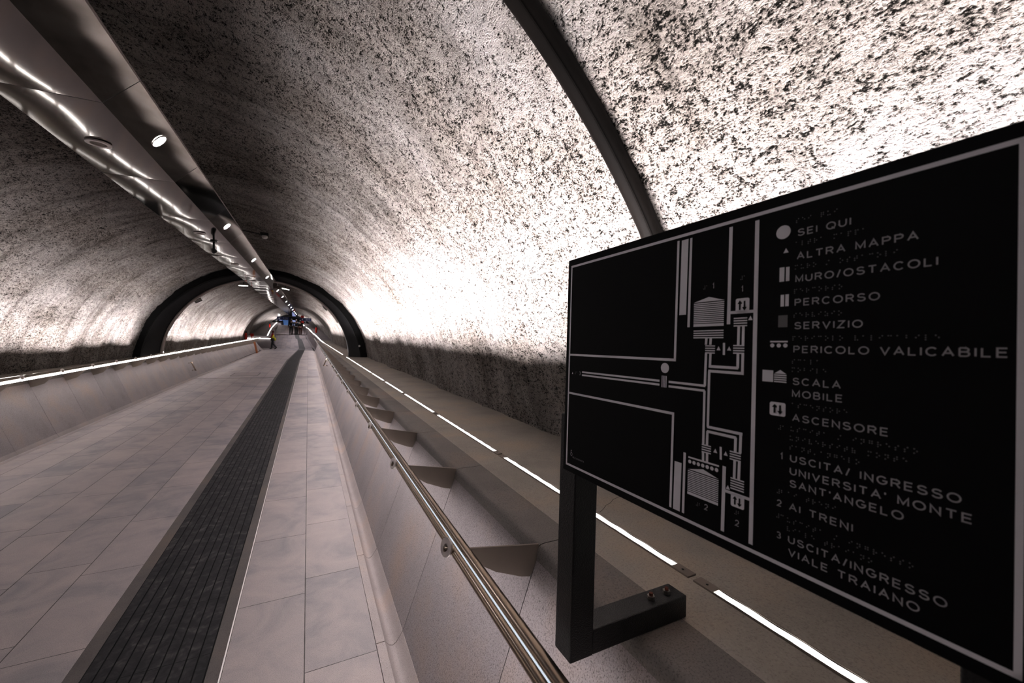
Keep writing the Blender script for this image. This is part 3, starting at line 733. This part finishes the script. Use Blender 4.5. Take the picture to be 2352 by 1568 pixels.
# hanging direction signs
def hang_sign(x0, x1, z0, z1, y, words, arrow, lab):
    o = empty('hanging_sign', ((x0+x1)/2, y, z1), lab, 'sign')
    child('panel', MB().box(x0, x1, y, y + .06, z0, z1), NAVY, o)
    w = x1 - x0; h_ = z1 - z0
    m_ = MB()
    for i, t_ in enumerate(words):
        vs, fs = text_mesh(t_, h_*.22, w*.38)
        m_.add([(x0 + w*.52 + a, y - .004, z0 + h_*(.58 - .36*i) + b) for a, b in vs], fs)
    child('lettering', m_, WHITE, o)
    am = MB(); cx, cz = x0 + w*.22, (z0 + z1)/2; s = h_*.28
    if arrow == 'dl': pts = [(-1,-1),(.3,-1),(-.1,-.6),(.9,.4),(.4,.9),(-.6,-.1),(-1,.3)]
    else: pts = [(0,1),(.8,.1),(.28,.1),(.28,-1),(-.28,-1),(-.28,.1),(-.8,.1)]
    am.add([(cx + a*s, y - .004, cz + b*s) for a, b in pts], [tuple(range(len(pts)))]); child('arrow', am, WHITE, o)
    hm = MB()
    for xx in (x0 + w*.25, x0 + w*.75): hm.tube([(xx, y + .03, z1), (xx, y + .03, z1 + .55)], .015, 6)
    child('hanger', hm, DARKM, o)
hang_sign(-3.41, -2.12, 1.06, 1.42, 56, ['Ai Treni', 'To trains'], 'dl', 'navy hanging sign with diagonal arrow reading Ai Treni, left of the walkers')
hang_sign(-.92, .30, .98, 1.33, 54, ['Uscita', 'Exit'], 'up', 'navy hanging sign with upward arrow reading Uscita, right of the walkers')
o = empty('hydrant_sign', (-.66, 53.6, .8), 'tall red sign panel partly hidden by the right hanging sign', 'sign')
child('panel', MB().box(-.82, -.50, 54.15, 54.2, .72, 1.62), RED, o)

# end of the tunnel
struct(mesh_obj('wall_end', MB().box(-6.5, 2.5, 70, 70.2, -1, 3), BACKW), 'grey end wall of the tunnel', 'wall')
o = empty('lintel_beam', (-3, 66, 2.0), 'dark horizontal beam across the tunnel above the glass doors', 'beam')
child('beam', MB().box(-5.2, -.2, 66, 66.3, 1.75, 2.2), BACKW, o)
for k, (x0, x1, m__, lb) in enumerate(((-3.95, -3.6, PALEG, 'pale lit glass pane at the far end beside the door'), (-3.55, -2.75, BLUEG, 'blue lit glass door at the far end below the left hanging sign'), (-2.2, -1.7, PALEG, 'pale lit glass pane seen between the walkers'))):
    o = empty('glass_door', ((x0+x1)/2, 69.9, .45), lb, 'glass door')
    child('frame', MB().box(x0 - .05, x1 + .05, 69.9, 69.98, .3, 1.36), DARKM, o)
    child('pane', MB().box(x0, x1, 69.86, 69.9, .45, 1.3), m__, o)
o = empty('spot_light', (-3.25, 57, 1.75), 'bright round white light below the far ceiling above the left hanging sign', 'light fitting')
child('lens', MB().disc((-3.25, 57, 1.66), (.1, -1, -.2), .09, .03, 20), SPOT, o)
child('bracket', MB().tube([(-3.25, 57.03, 1.66), (-3.25, 57.03, 1.95)], .012, 6), DARKM, o)

# ------------------------------------------------------------------ tactile map sign
ux, uz = Vector((-.001, -1, .027)), Vector((.013, .027, 1))
ux.normalize(); uy = uz.cross(ux).normalized(); uz = ux.cross(uy).normalized()
KS = 1.053
SM = Matrix(((ux.x*KS, uy.x*KS, uz.x*KS, .66*KS), (ux.y*KS, uy.y*KS, uz.y*KS, .93*KS), (ux.z*KS, uy.z*KS, uz.z*KS, .199*KS), (0, 0, 0, 1)))
sg = bpy.data.objects.new('map_sign', None); COL.objects.link(sg); sg.matrix_world = SM
tag(sg, 'large black tactile station map board with grey plan and Italian legend, on two bent legs', 'sign')
def part(name, mb, mat, smooth=False, parent=sg): return mesh_obj(name, mb, mat, parent, smooth)
MM = .001
board = part('board', MB().box(-.018, .816, 0, .014, -.572, .021), FACE); bevel(board, .002)
for u0, wb in ((-.055, -1.100), (.753, -1.118)):
    # square tube leg: upright behind the board, foot running back onto the coping
    u1 = u0 + .077
    leg = part('leg', MB().box(u0, u1, .0145, .0935, wb, -.42), BLACK); bevel(leg, .004, 3)
    ft = part('foot', MB().box(u0 + .0005, u1 - .0005, .0930, .478, wb + .001, wb + .072), BLACK, parent=leg); bevel(ft, .004, 3)
    for yy in (.355, .425):
        uu = u0 + .040
        part('nut', MB().disc((uu, yy, wb + .072), (0, 0, 1), .0125, .011, 6), NUT, parent=leg)
        part('bolt', MB().disc((uu, yy, wb + .078), (0, 0, 1), .006, .013, 12), RUST, parent=leg)
F = -.0008
def q(mb, pts): mb.add([(u*MM, F, v*MM) for u, v in pts], [tuple(range(len(pts)))])
def ln(mb, u0, v0, u1, v1, w):
    a = Vector((u0, v0)); b = Vector((u1, v1)); d = (b - a).normalized()*w/2; n = Vector((-d.y, d.x))
    a -= d; b += d
    q(mb, [a + n, b + n, b - n, a - n])
def rect(mb, u0, v0, u1, v1): q(mb, [(u0, v0), (u1, v0), (u1, v1), (u0, v1)])
def circ(mb, u, v, r, n=28): q(mb, [(u + r*cos(2*PI*k/n), v + r*sin(2*PI*k/n)) for k in range(n)])
def tri(mb, u, v, s): q(mb, [(u - s, v - s*.95), (u + s, v - s*.95), (u, v + s*.95)])
bo = MB(); W_, H_ = 798, 552
ln(bo, 0, 0, W_, 0, 6); ln(bo, W_, 0, W_, -H_, 6); ln(bo, W_, -H_, 0, -H_, 6); ln(bo, 0, -H_, 0, 0, 6)
part('border', bo, INKL)
mp = MB()
ln(mp, 522, -13, 522, -539, 7)
ln(mp, 476, -12, 475, -177, 6.5); ln(mp, 473, -432, 472, -539, 6.5)
ln(mp, 394, -12, 392.5, -180, 5.5); ln(mp, 390.5, -428, 389.8, -539, 5.5)
q(mp, [(372, -9.4), (388, -9.4), (386, -158), (370, -158)]); q(mp, [(367.3, -447.5), (384, -447.5), (382.4, -542), (366, -542)])
ln(mp, 364, -11, 362, -245, 5.5); ln(mp, 361, -357, 359.5, -539, 5.5)
ln(mp, 5, -247.5, 362, -247.5, 5.5); ln(mp, 5, -354, 361, -355, 5.5)
# footpath drawn as pairs of bars
ln(mp, 62, -292.5, 322, -292.5, 4.5); ln(mp, 350, -292.5, 430, -292.5, 4.5)
ln(mp, 62, -300.5, 322, -300.5, 4.5); ln(mp, 350, -301.5, 429, -301.5, 4.5)
ln(mp, 432, -205, 431.5, -214, 5); ln(mp, 441, -205, 440.5, -214, 5)
ln(mp, 432, -235, 431, -290, 5); ln(mp, 441, -235, 440.5, -254, 5)
ln(mp, 430.5, -304, 430.5, -399, 5); ln(mp, 439.5, -267, 439, -364, 5); ln(mp, 438.5, -377, 438.3, -399, 5)
ln(mp, 430.5, -417, 431, -430, 5); ln(mp, 439, -417, 439, -430, 5)
ln(mp, 440.5, -256, 492, -256, 5); ln(mp, 440, -264.5, 502, -264.5, 5)
ln(mp, 493.5, -254, 493.5, -234, 5); ln(mp, 502, -262, 502, -234, 5); ln(mp, 493.7, -214, 494, -185, 5); ln(mp, 502, -214, 502, -185, 5)
ln(mp, 440, -366.5, 502, -366.5, 5); ln(mp, 440, -375, 491, -375, 5)
ln(mp, 501.5, -369, 501, -397, 5); ln(mp, 492.5, -377, 492.3, -397, 5); ln(mp, 500, -416, 499.5, -442, 5); ln(mp, 491.8, -416, 491.5, -442, 5)
for (u, v, w, n) in ((440, -225, 20, 4), (494.5, -224, 20, 4), (496.5, -177, 24, 4), (435, -197, 62, 4), (437, -407.5, 19, 4), (492.5, -406.5, 20, 4), (497, -451.5, 24, 5)):
    for k in range(n): rect(mp, u - w/2, v + 7.6 - k*4.3, u + w/2, v + 7.6 - k*4.3 - 2.3)
circ(mp, 337.5, -265, 10.5)
for k in range(4): rect(mp, 329.8 + k*3.6, -281, 331.9 + k*3.6, -305)
for (a, v0, v1, nn) in ((435.5, -128, -182.5, 12), (431.5, -446, -501.5, 13)):
    q(mp, [(403 if nn == 12 else 398.5, v0 - 8.5), (467 if nn == 12 else 463, v0 - 8.5), (a, v0)])
    x0, x1 = (403.5, 466) if nn == 12 else (398.5, 462.8)
    st = (v0 - 8.5 - v1 - 3.5)/nn
    for k in range(nn): rect(mp, x0, v0 - 8.5 - 1.2 - k*st - .6, x1, v0 - 8.5 - 1.2 - k*st - .6 - st*.62)
    rect(mp, x0, v1, x1, v1 + 3.2)
rect(mp, 399, -430, 463, -433.2)
for k in range(7): circ(mp, 402.5 + k*9.33, -439.5, 3.6, 16)
ARR = []
def lift_icon(mb, dk, u0, v0, u1, v1):
    r = 3; pts = []
    for cx, cy, a0 in ((u1 - r, v0 - r, 0), (u0 + r, v0 - r, 90), (u0 + r, v1 + r, 180), (u1 - r, v1 + r, 270)):
        for k in range(5): a = math.radians(a0 + 22.5*k); pts.append((cx + r*cos(a), cy + r*sin(a)))
    q(mb, pts)
    w = u1 - u0; h_ = v0 - v1; c = (u0 + u1)/2
    for sx, up in ((-1, 1), (1, -1)):
        x = c + sx*w*.17; yt = (v0 + v1)/2 + up*h_*.36; yb = (v0 + v1)/2 - up*h_*.30
        dk = MB(); ARR.append(dk)
        dk.add([(p[0]*MM, F*2, p[1]*MM) for p in [(x - w*.17, yt - up*h_*.24), (x + w*.17, yt - up*h_*.24), (x, yt)]], [(0,1,2)])
        dk.add([(p[0]*MM, F*2, p[1]*MM) for p in [(x - w*.055, yt - up*h_*.22), (x + w*.055, yt - up*h_*.22), (x + w*.055, yb), (x - w*.055, yb)]], [(0,1,2,3)])
dk = MB()
lift_icon(mp, dk, 487.5, -136.5, 511.5, -161.5); ln(mp, 478, -160, 519, -160, 5)
lift_icon(mp, dk, 486.2, -470.5, 510, -492); ln(mp, 476, -470.5, 519, -470.5, 5)
for (u, v) in ((513.8, -171), (457, -222.5), (477.2, -222.5), (480.5, -463), (455.2, -406), (475.2, -406)): tri(mp, u, v, 4)
ln(mp, 467.4, -215, 467.6, -232, 4.4); ln(mp, 465.5, -399, 466, -417, 4.4)
tri(mp, 17, -297.5, 3)
part('plan_lines', mp, INKL); 
# legend icons, one part each
def icon(fn, name='legend_icon', mat=None):
    m_ = MB(); fn(m_); part(name, m_, mat or INKL)
icon(lambda m_: circ(m_, 563.2, -39.5, 10.7), 'you_are_here_dot'); icon(lambda m_: tri(m_, 567.6, -69, 3.9), 'other_map_triangle')
icon(lambda m_: (rect(m_, 558.6, -94.5, 565.9, -117), rect(m_, 568, -95, 573.3, -117)), 'wall_symbol')
icon(lambda m_: (rect(m_, 561, -137.5, 566.2, -155.9), rect(m_, 567.9, -137.5, 573, -155.9)), 'path_symbol')
icon(lambda m_: (rect(m_, 546.5, -209.3, 572.7, -211.8), [circ(m_, u, -216.6, 3.3, 16) for u in (549.8, 559.7, 569.3)]), 'hazard_symbol')
icon(lambda m_: (rect(m_, 535.4, -256, 552.3, -274.5), q(m_, [(553.5, -260.8), (572, -260.8), (562.7, -254.6)]), [rect(m_, 553.5, -262 - k*3.4, 572, -264 - k*3.4) for k in range(4)]), 'escalator_symbol')
icon(lambda m_: lift_icon(m_, dk, 547.9, -305.3, 571.5, -326.5), 'lift_symbol')
part('service_symbol', MB().add([(u*MM, F, v*MM) for u, v in ((558.1, -169.6), (571.8, -169.6), (571.8, -188.2), (558.1, -188.2))], [(0,1,2,3)]), INKD)
for d_ in ARR: part('lift_arrow', d_, FACE)
# legend lettering, one part per line
LG = [("SEI QUI", 583.7, -50.9, 650.6), ("ALTRA MAPPA", 583, -86.3, 719), ("MURO/OSTACOLI", 581.7, -120.9, 736), ("PERCORSO", 581.3, -156.8, 683), ("SERVIZIO", 581.5, -192, 665.6), ("PERICOLO VALICABILE", 580.8, -227.7, 789.6), ("SCALA", 580.5, -276, 642.3), ("MOBILE", 580.1, -294.6, 644.6), ("ASCENSORE", 581, -330.8, 693.5), ("USCITA/ INGRESSO", 579.1, -392.4, 757.3), ("UNIVERSITA' MONTE", 579, -411.6, 765.8), ("SANT'ANGELO", 579.1, -430.1, 709.2), ("AI TRENI", 579, -465, 658.5), ("USCITA/INGRESSO", 578.5, -514.3, 747.4), ("VIALE TRAIANO", 579, -533, 724.6)]
def put_text(mb, t_, u, v, cap, width, pen=.19):
    vs, fs = text_mesh(t_, cap, width, pen)
    mb.add([((u + a)*MM, F, (v + b)*MM) for a, b in vs], fs)
for t_, u, v, e in LG:
    m_ = MB(); put_text(m_, t_, u, v, 11, e - u); part('legend_lettering', m_, INKT)
m_ = MB()
put_text(m_, '1', 565, -392.4, 11, 3.6); put_text(m_, '2', 561.5, -465, 10.5, 7); put_text(m_, '3', 561.5, -514, 10.5, 7)
put_text(m_, '1', 442.3, -114, 11, 3.2); put_text(m_, '1', 497, -126, 11, 3.2); put_text(m_, '2', 435.5, -518, 11, 7.4); put_text(m_, '2', 494.6, -523, 11, 7.4)
put_text(m_, '3', 47, -301.5, 10, 6.5)
part('numerals', m_, INKT)
# braille
BR = {'a':'1','b':'12','c':'14','d':'145','e':'15','f':'124','g':'1245','h':'125','i':'24','j':'245','l':'123','m':'134','n':'1345','o':'135','p':'1234','q':'12345','r':'1235','s':'234','t':'2345','u':'136','v':'1236','z':'1356','/':'34',"'":'3','#':'3456',' ':'', 'à':'12356'}
def braille(mb, txt, u, v, pitch=6.6, dp=2.6):
    for i, ch in enumerate(txt):
        for d in BR[ch]:
            d = int(d) - 1; cx = u + i*pitch + (d//3)*dp; cy = v - (d % 3)*dp
            circ(mb, cx, cy, .85, 8)
m_ = MB()
for t_, u, v in (('sei qui', 582, -24), ('altra mappa', 582, -59.5), ('muro / ostacoli', 581.5, -95), ('percorso', 581, -131.5), ('servizio', 581, -168), ('pericolo valicabile', 580, -203), ('scala', 580, -238), ('mobile', 580, -250.5), ('ascensore', 581, -304), ('uscita / ingresso', 580, -340), ("università monte", 579, -354), ("sant'angelo", 579, -368), ('ai treni', 578, -439), ('uscita / ingresso', 577.5, -478), ('viale traiano', 577.5, -491)):
    n_ = len(t_); wd = {'sei qui': 56, 'altra mappa': 88}.get(t_)
    m_ = MB(); braille(m_, t_, u, v, 8.2 if n_ < 16 else 8.6); part('braille_line', m_, INKD)
for t_, u, v in (('#a', 562, -341), ('#b', 562, -439.5), ('#c', 562, -477), ('#a', 424, -107), ('#a', 495.5, -99), ('#b', 419, -511), ('#b', 494, -498), ('#c', 28, -294)):
    m_ = MB(); braille(m_, t_, u, v, 6.2); part('braille_line', m_, INKD)
m_ = MB(); put_text(m_, 'δ', 17.5, -526, 17, 9, .1); put_text(m_, 'DELTACERAMICA', 28, -529.5, 4.2, 50, .14)
part('maker_mark', m_, INKT)

# ------------------------------------------------------------------ people
def skin_mesh(verts, edges, radii, sub=1):
    me = bpy.data.meshes.new('s'); me.from_pydata(verts, edges, []); ob = bpy.data.objects.new('s', me); COL.objects.link(ob)
    md = ob.modifiers.new('k', 'SKIN'); md.use_smooth_shade = True
    sv = me.skin_vertices[0].data
    for i, r in enumerate(radii):
        sv[i].radius = r if isinstance(r, tuple) else (r, r)
    sv[0].use_root = True
    s2 = ob.modifiers.new('u', 'SUBSURF'); s2.levels = sub; s2.render_levels = sub
    dg = bpy.context.evaluated_depsgraph_get(); m2 = bpy.data.meshes.new_from_object(ob.evaluated_get(dg))
    bpy.data.objects.remove(ob); return m2
def person(loc, rz, H, top, legs, hair, lab, pose, vest=None, bag=None, phone=False, facing_skin=(.30, .16, .11)):
    o = empty('person', loc, lab, 'person', rot=(0, 0, rz)); s = H/1.75
    SK = plain('skin_tone', facing_skin, .6); TP = plain('garment_top', top, .8, 0, .3, 60); LGm = plain('trouser_cloth', legs, .8, 0, .3, 60); HR = plain('hair_colour', hair, .8, 0, .4, 120)
    J = dict(pel=(0, 0, .93), wst=(0, 0, 1.08), cst=(0, .01, 1.28), nkb=(0, 0, 1.44), nk=(0, -.01, 1.50), hd=(0, -.02, 1.60), ht=(0, -.01, 1.70),
             shl=(-.17, 0, 1.41), shr=(.17, 0, 1.41), ell=pose['el'][0], wrl=pose['wr'][0], hal=pose['ha'][0], elr=pose['el'][1], wrr=pose['wr'][1], har=pose['ha'][1],
             hpl=(-.09, 0, .90), hpr=(.09, 0, .90), knl=pose['kn'][0], anl=pose['an'][0], tol=pose['to'][0], knr=pose['kn'][1], anr=pose['an'][1], tor=pose['to'][1])
    def sk(names, edges, rad, sub=1):
        idx = {n: i for i, n in enumerate(names)}
        return skin_mesh([tuple(c*s for c in J[n]) for n in names], [(idx[a], idx[b]) for a, b in edges], [tuple(x*s for x in (rad[n] if isinstance(rad[n], tuple) else (rad[n], rad[n]))) for n in names], sub)
    def put(name, me, mat, parent=o):
        me.materials.clear(); me.materials.append(mat); me.shade_smooth()
        ob = bpy.data.objects.new(name, me); COL.objects.link(ob); ob.parent = parent; return ob
    full = ['pel','wst','cst','nkb','nk','hd','ht','shl','shr','ell','wrl','hal','elr','wrr','har','hpl','knl','anl','tol','hpr','knr','anr','tor']
    ed = [('pel','wst'),('wst','cst'),('cst','nkb'),('nkb','nk'),('nk','hd'),('hd','ht'),('cst','shl'),('cst','shr'),('shl','ell'),('ell','wrl'),('wrl','hal'),('shr','elr'),('elr','wrr'),('wrr','har'),('pel','hpl'),('hpl','knl'),('knl','anl'),('anl','tol'),('pel','hpr'),('hpr','knr'),('knr','anr'),('anr','tor')]
    rad = dict(pel=(.13,.10), wst=(.12,.09), cst=(.15,.10), nkb=.06, nk=.052, hd=(.078,.095), ht=(.06,.075), shl=.065, shr=.065, ell=.042, wrl=.03, hal=.03, elr=.042, wrr=.03, har=.03, hpl=.085, knl=.058, anl=.042, tol=.035, hpr=.085, knr=.058, anr=.042, tor=.035)
    body = put('body', sk(full, ed, rad, 2), SK)
    # face: nose, ears, eyes, fingers
    f = MB(); hz = 1.605*s
    f.tube([(0, -.105*s, hz + .01*s), (0, -.128*s, hz - .022*s), (0, -.105*s, hz - .03*s)], [.008*s, .014*s, .008*s], 8)
    for sx in (-1, 1): f.tube([(sx*.078*s, -.02*s, hz + .02*s), (sx*.092*s, -.01*s, hz), (sx*.08*s, -.02*s, hz - .03*s)], [.008*s, .014*s, .008*s], 8)
    mesh_obj('nose_and_ears', f, SK, body, True)
    e = MB()
    for sx in (-1, 1): e.disc((sx*.032*s, -.104*s, hz + .012*s), (0, -1, 0), .008*s, .004*s, 8)
    e.box(-.025*s, .025*s, -.108*s, -.10*s, hz - .055*s, hz - .048*s)
    mesh_obj('eyes_and_mouth', e, DARKM, body)
    for a, b_ in (('wrl','hal'), ('wrr','har')):
        w = Vector(J[a])*s; h_ = Vector(J[b_])*s; d = (h_ - w).normalized(); sd = d.cross(Vector((0, 1, .2))).normalized()
        fg = MB()
        for k, ln_ in enumerate((.062, .075, .08, .07, .055)):
            bs = h_ + sd*(k - 2)*.016*s; 
            if k == 0: fg.tube([w + d*.02*s - sd*.02*s, w + d*.05*s - sd*.05*s, w + d*.08*s - sd*.055*s], [.011*s, .010*s, .007*s], 6)
            fg.tube([bs, bs + d*ln_*.5*s + Vector((0, -.006, 0)), bs + d*ln_*.95*s + Vector((0, -.02, 0))], [.0095*s, .009*s, .007*s], 6)
        mesh_obj('fingers', fg, SK, body, True)
    tn = ['pel','wst','cst','nkb','shl','shr','ell','wrl','elr','wrr']
    te = [('pel','wst'),('wst','cst'),('cst','nkb'),('cst','shl'),('cst','shr'),('shl','ell'),('ell','wrl'),('shr','elr'),('elr','wrr')]
    tr = dict(pel=(.155,.125), wst=(.145,.115), cst=(.17,.125), nkb=.075, shl=.08, shr=.08, ell=.058, wrl=.042, elr=.058, wrr=.042)
    put('jacket', sk(tn, te, tr), TP)
    pn = ['pel','hpl','knl','anl','hpr','knr','anr']; pe = [('pel','hpl'),('hpl','knl'),('knl','anl'),('pel','hpr'),('hpr','knr'),('knr','anr')]
    put('trousers', sk(pn, pe, dict(pel=(.15,.115), hpl=.105, knl=.078, anl=.065, hpr=.105, knr=.078, anr=.065)), LGm)
    for a, b_ in (('anl','tol'), ('anr','tor')):
        p0 = Vector(J[a])*s; p1 = Vector(J[b_])*s; m_ = MB(); d = (p1 - p0); d.z = min(d.z, 0)
        up = Vector((0, 0, .03*s))
        m_.tube([p0 - d*.35 - up*.8, p0 - up*.6, (p0 + p1)/2 - up*.3, p1, p1 + d*.2], [.03*s, .048*s, .045*s, .042*s, .02*s], 10)
        mesh_obj('shoe', m_, DARKM, o, True)
    hm = MB(); rs = []
    for i in range(9):
        th = math.radians(4 + i*13); r_ = sin(th); 
        rs.append([(.092*s*r_*cos(2*PI*k/16), (.112*s*r_*sin(2*PI*k/16) + .012*s), 1.635*s + .1*s*cos(th) - (.05*s*(i/8) if sin(2*PI*k/16) > -.3 else -.02*s*(i/8))) for k in range(16)])
    hm.rings(rs); mesh_obj('hair', hm, HR, o, True)
    if vest:
        vm = sk(['pel','wst','cst','shl','shr'], [('pel','wst'),('wst','cst'),('cst','shl'),('cst','shr')], dict(pel=(.19,.16), wst=(.17,.145), cst=(.19,.15), shl=.085, shr=.085))
        put('vest', vm, plain('vest_yellow', vest, .6))
    if bag:
        mesh_obj('shoulder_bag', MB().tube([(.02*s, .16*s, 1.1*s), (.02*s, .19*s, 1.0*s), (.02*s, .2*s, .88*s), (.02*s, .18*s, .8*s)], [.04*s, .09*s, .1*s, .05*s], 10), plain('bag_cloth', bag, .8), o, True)
    if phone:
        h_ = Vector(J['har'])*s; mesh_obj('phone', MB().box(h_.x - .03, h_.x + .035, h_.y - .10, h_.y - .09, h_.z - .02, h_.z + .12), DARKM, o)
    return o
stride = dict(el=[(-.24, .06, 1.15), (.25, -.04, 1.15)], wr=[(-.24, -.02, .93), (.25, -.20, 1.06)], ha=[(-.235, -.05, .86), (.22, -.27, 1.10)],
              kn=[(-.10, -.08, .50), (.10, .05, .50)], an=[(-.09, -.10, .085), (.10, .34, .16)], to=[(-.10, -.24, .035), (.11, .22, .035)])
walk = dict(el=[(-.25, .03, 1.14), (.25, .04, 1.14)], wr=[(-.26, -.08, .92), (.25, .06, .90)], ha=[(-.25, -.12, .85), (.25, .05, .83)],
            kn=[(-.10, -.10, .51), (.10, .02, .50)], an=[(-.09, -.03, .085), (.09, .16, .12)], to=[(-.10, -.18, .035), (.10, .04, .035)])
person((-3.05, 45.0, -2.02), -PI/2 - .15, 1.80, (.30, .012, .008), (.02, .02, .024), (.10, .02, .012), 'person in red jacket and yellow vest striding left at the landing, holding a phone', stride, vest=(.62, .58, .05), bag=(.60, .56, .06), phone=True)
person((-1.74, 52.0, -.71), PI, 1.86, (.01, .01, .011), (.012, .012, .013), (.012, .010, .009), 'tall person in all-black clothes seen from behind, leftmost of three walkers', walk)
person((-1.24, 52.2, -.67), PI, 1.78, (.012, .012, .016), (.02, .018, .017), (.03, .02, .015), 'person in black jacket seen from behind, middle of three walkers', walk)
person((-.82, 52.1, -.69), PI, 1.72, (.010, .010, .010), (.10, .045, .035), (.012, .010, .009), 'person with reddish-brown trousers seen from behind, rightmost of three walkers', walk)

# ------------------------------------------------------------------ lights
def strip_light(name, x, y0, y1, zf, d, w, power_m, spread, col=(1, .955, .965)):
    """linear lamp from y0 to y1; d = direction it shines"""
    ya, yb = y0, y1; ln_ = yb - ya; ym = (ya + yb)/2
    la = bpy.data.lights.new(name, 'AREA'); la.shape = 'RECTANGLE'; la.size = w; la.size_y = ln_; la.energy = power_m*ln_; la.color = col; la.spread = math.radians(spread)
    o = bpy.data.objects.new(name, la); COL.objects.link(o)
    o.location = (x, ym, zf(ym))
    yax = Vector((0, ln_, zf(yb) - zf(ya))).normalized(); zax = -Vector(d); zax = (zax - yax*zax.dot(yax)).normalized(); xax = yax.cross(zax)
    o.rotation_euler = Matrix((xax, yax, zax)).transposed().to_euler()
    return o
zu = lambda y: zl(y) + .007
for (a, b2, pw) in ((-2.6, 1.0, 36), (1.1, 9, 60), (9, 17, 54), (17.9, 30, 40), (30, 42, 40)):
    strip_light('right_ledge_led', 1.409, a, b2, zu, (.07, 0, 1), .022, pw, 75)
for (a, b2) in ((-2.6, 4), (4, 17), (17.9, 30), (30, 42)):
    strip_light('left_ledge_led', mir(1.409), a, b2, lambda y: zu(y) - .02, (-.02, 0, 1), .022, 26, 75)
for (a, b2, k) in ((47, 56, 1), (56, 65, 1)):
    strip_light('far_right_led', lerp_tab(XLT, (a+b2)/2), a, b2, lambda y: zl((y)) + .06, (.1, 0, 1), .05, 12, 110)
    strip_light('far_left_led', -3.85, a, b2, lambda y: zl(y) + .06, (-.1, 0, 1), .05, 12, 110)
strip_light('right_rail_led', .566, -2, 43.8, lambda y: -.945, (-.12, 0, -1), .012, 5.2, 165)
strip_light('left_rail_led', mir(.562), 3.5, 43.8, lambda y: -.95, (.12, 0, -1), .012, 3, 165)
la = bpy.data.lights.new('end_fill_light', 'AREA'); la.size = 2; la.energy = 60; la.color = (.9, .93, 1)  # area lamp added to brighten the tunnel end
o = bpy.data.objects.new('end_fill_light', la); COL.objects.link(o); o.location = (-2.2, 62, 1.75)

w = bpy.data.worlds.new('w'); bpy.context.scene.world = w; w.use_nodes = True
w.node_tree.nodes['Background'].inputs[0].default_value = (.10, .09, .09, 1); w.node_tree.nodes['Background'].inputs[1].default_value = .04

# ------------------------------------------------------------------ camera
f = 915.0
dY = Vector((708 - 1176, f, 784 - 756)).normalized()
r = math.radians(1.35); a, c = cos(r), -sin(r); b = -(a*dY.x + c*dY.z)/dY.y
dX = Vector((a, b, c)).normalized(); dZ = dX.cross(dY)
# rows of R = world axes in camera (right, forward, up) coordinates
right = Vector((dX.x, dY.x, dZ.x)); fwd = Vector((dX.y, dY.y, dZ.y)); up = Vector((dX.z, dY.z, dZ.z))
cam = bpy.data.cameras.new('camera'); cam.sensor_width = 36; cam.lens = f/2352*36; cam.clip_start = .02; cam.clip_end = 300
co = bpy.data.objects.new('camera', cam); COL.objects.link(co)
co.matrix_world = Matrix((right, up, -fwd)).transposed().to_4x4()
cam.dof.use_dof = True; cam.dof.focus_distance = 1.8; cam.dof.aperture_fstop = 4.5
sc = bpy.context.scene; sc.camera = co
sc.view_settings.view_transform = 'Standard'; sc.view_settings.look = 'None'; sc.view_settings.exposure = 0; sc.view_settings.gamma = .82
sc.cycles.max_bounces = 6; sc.cycles.diffuse_bounces = 3; sc.cycles.glossy_bounces = 4
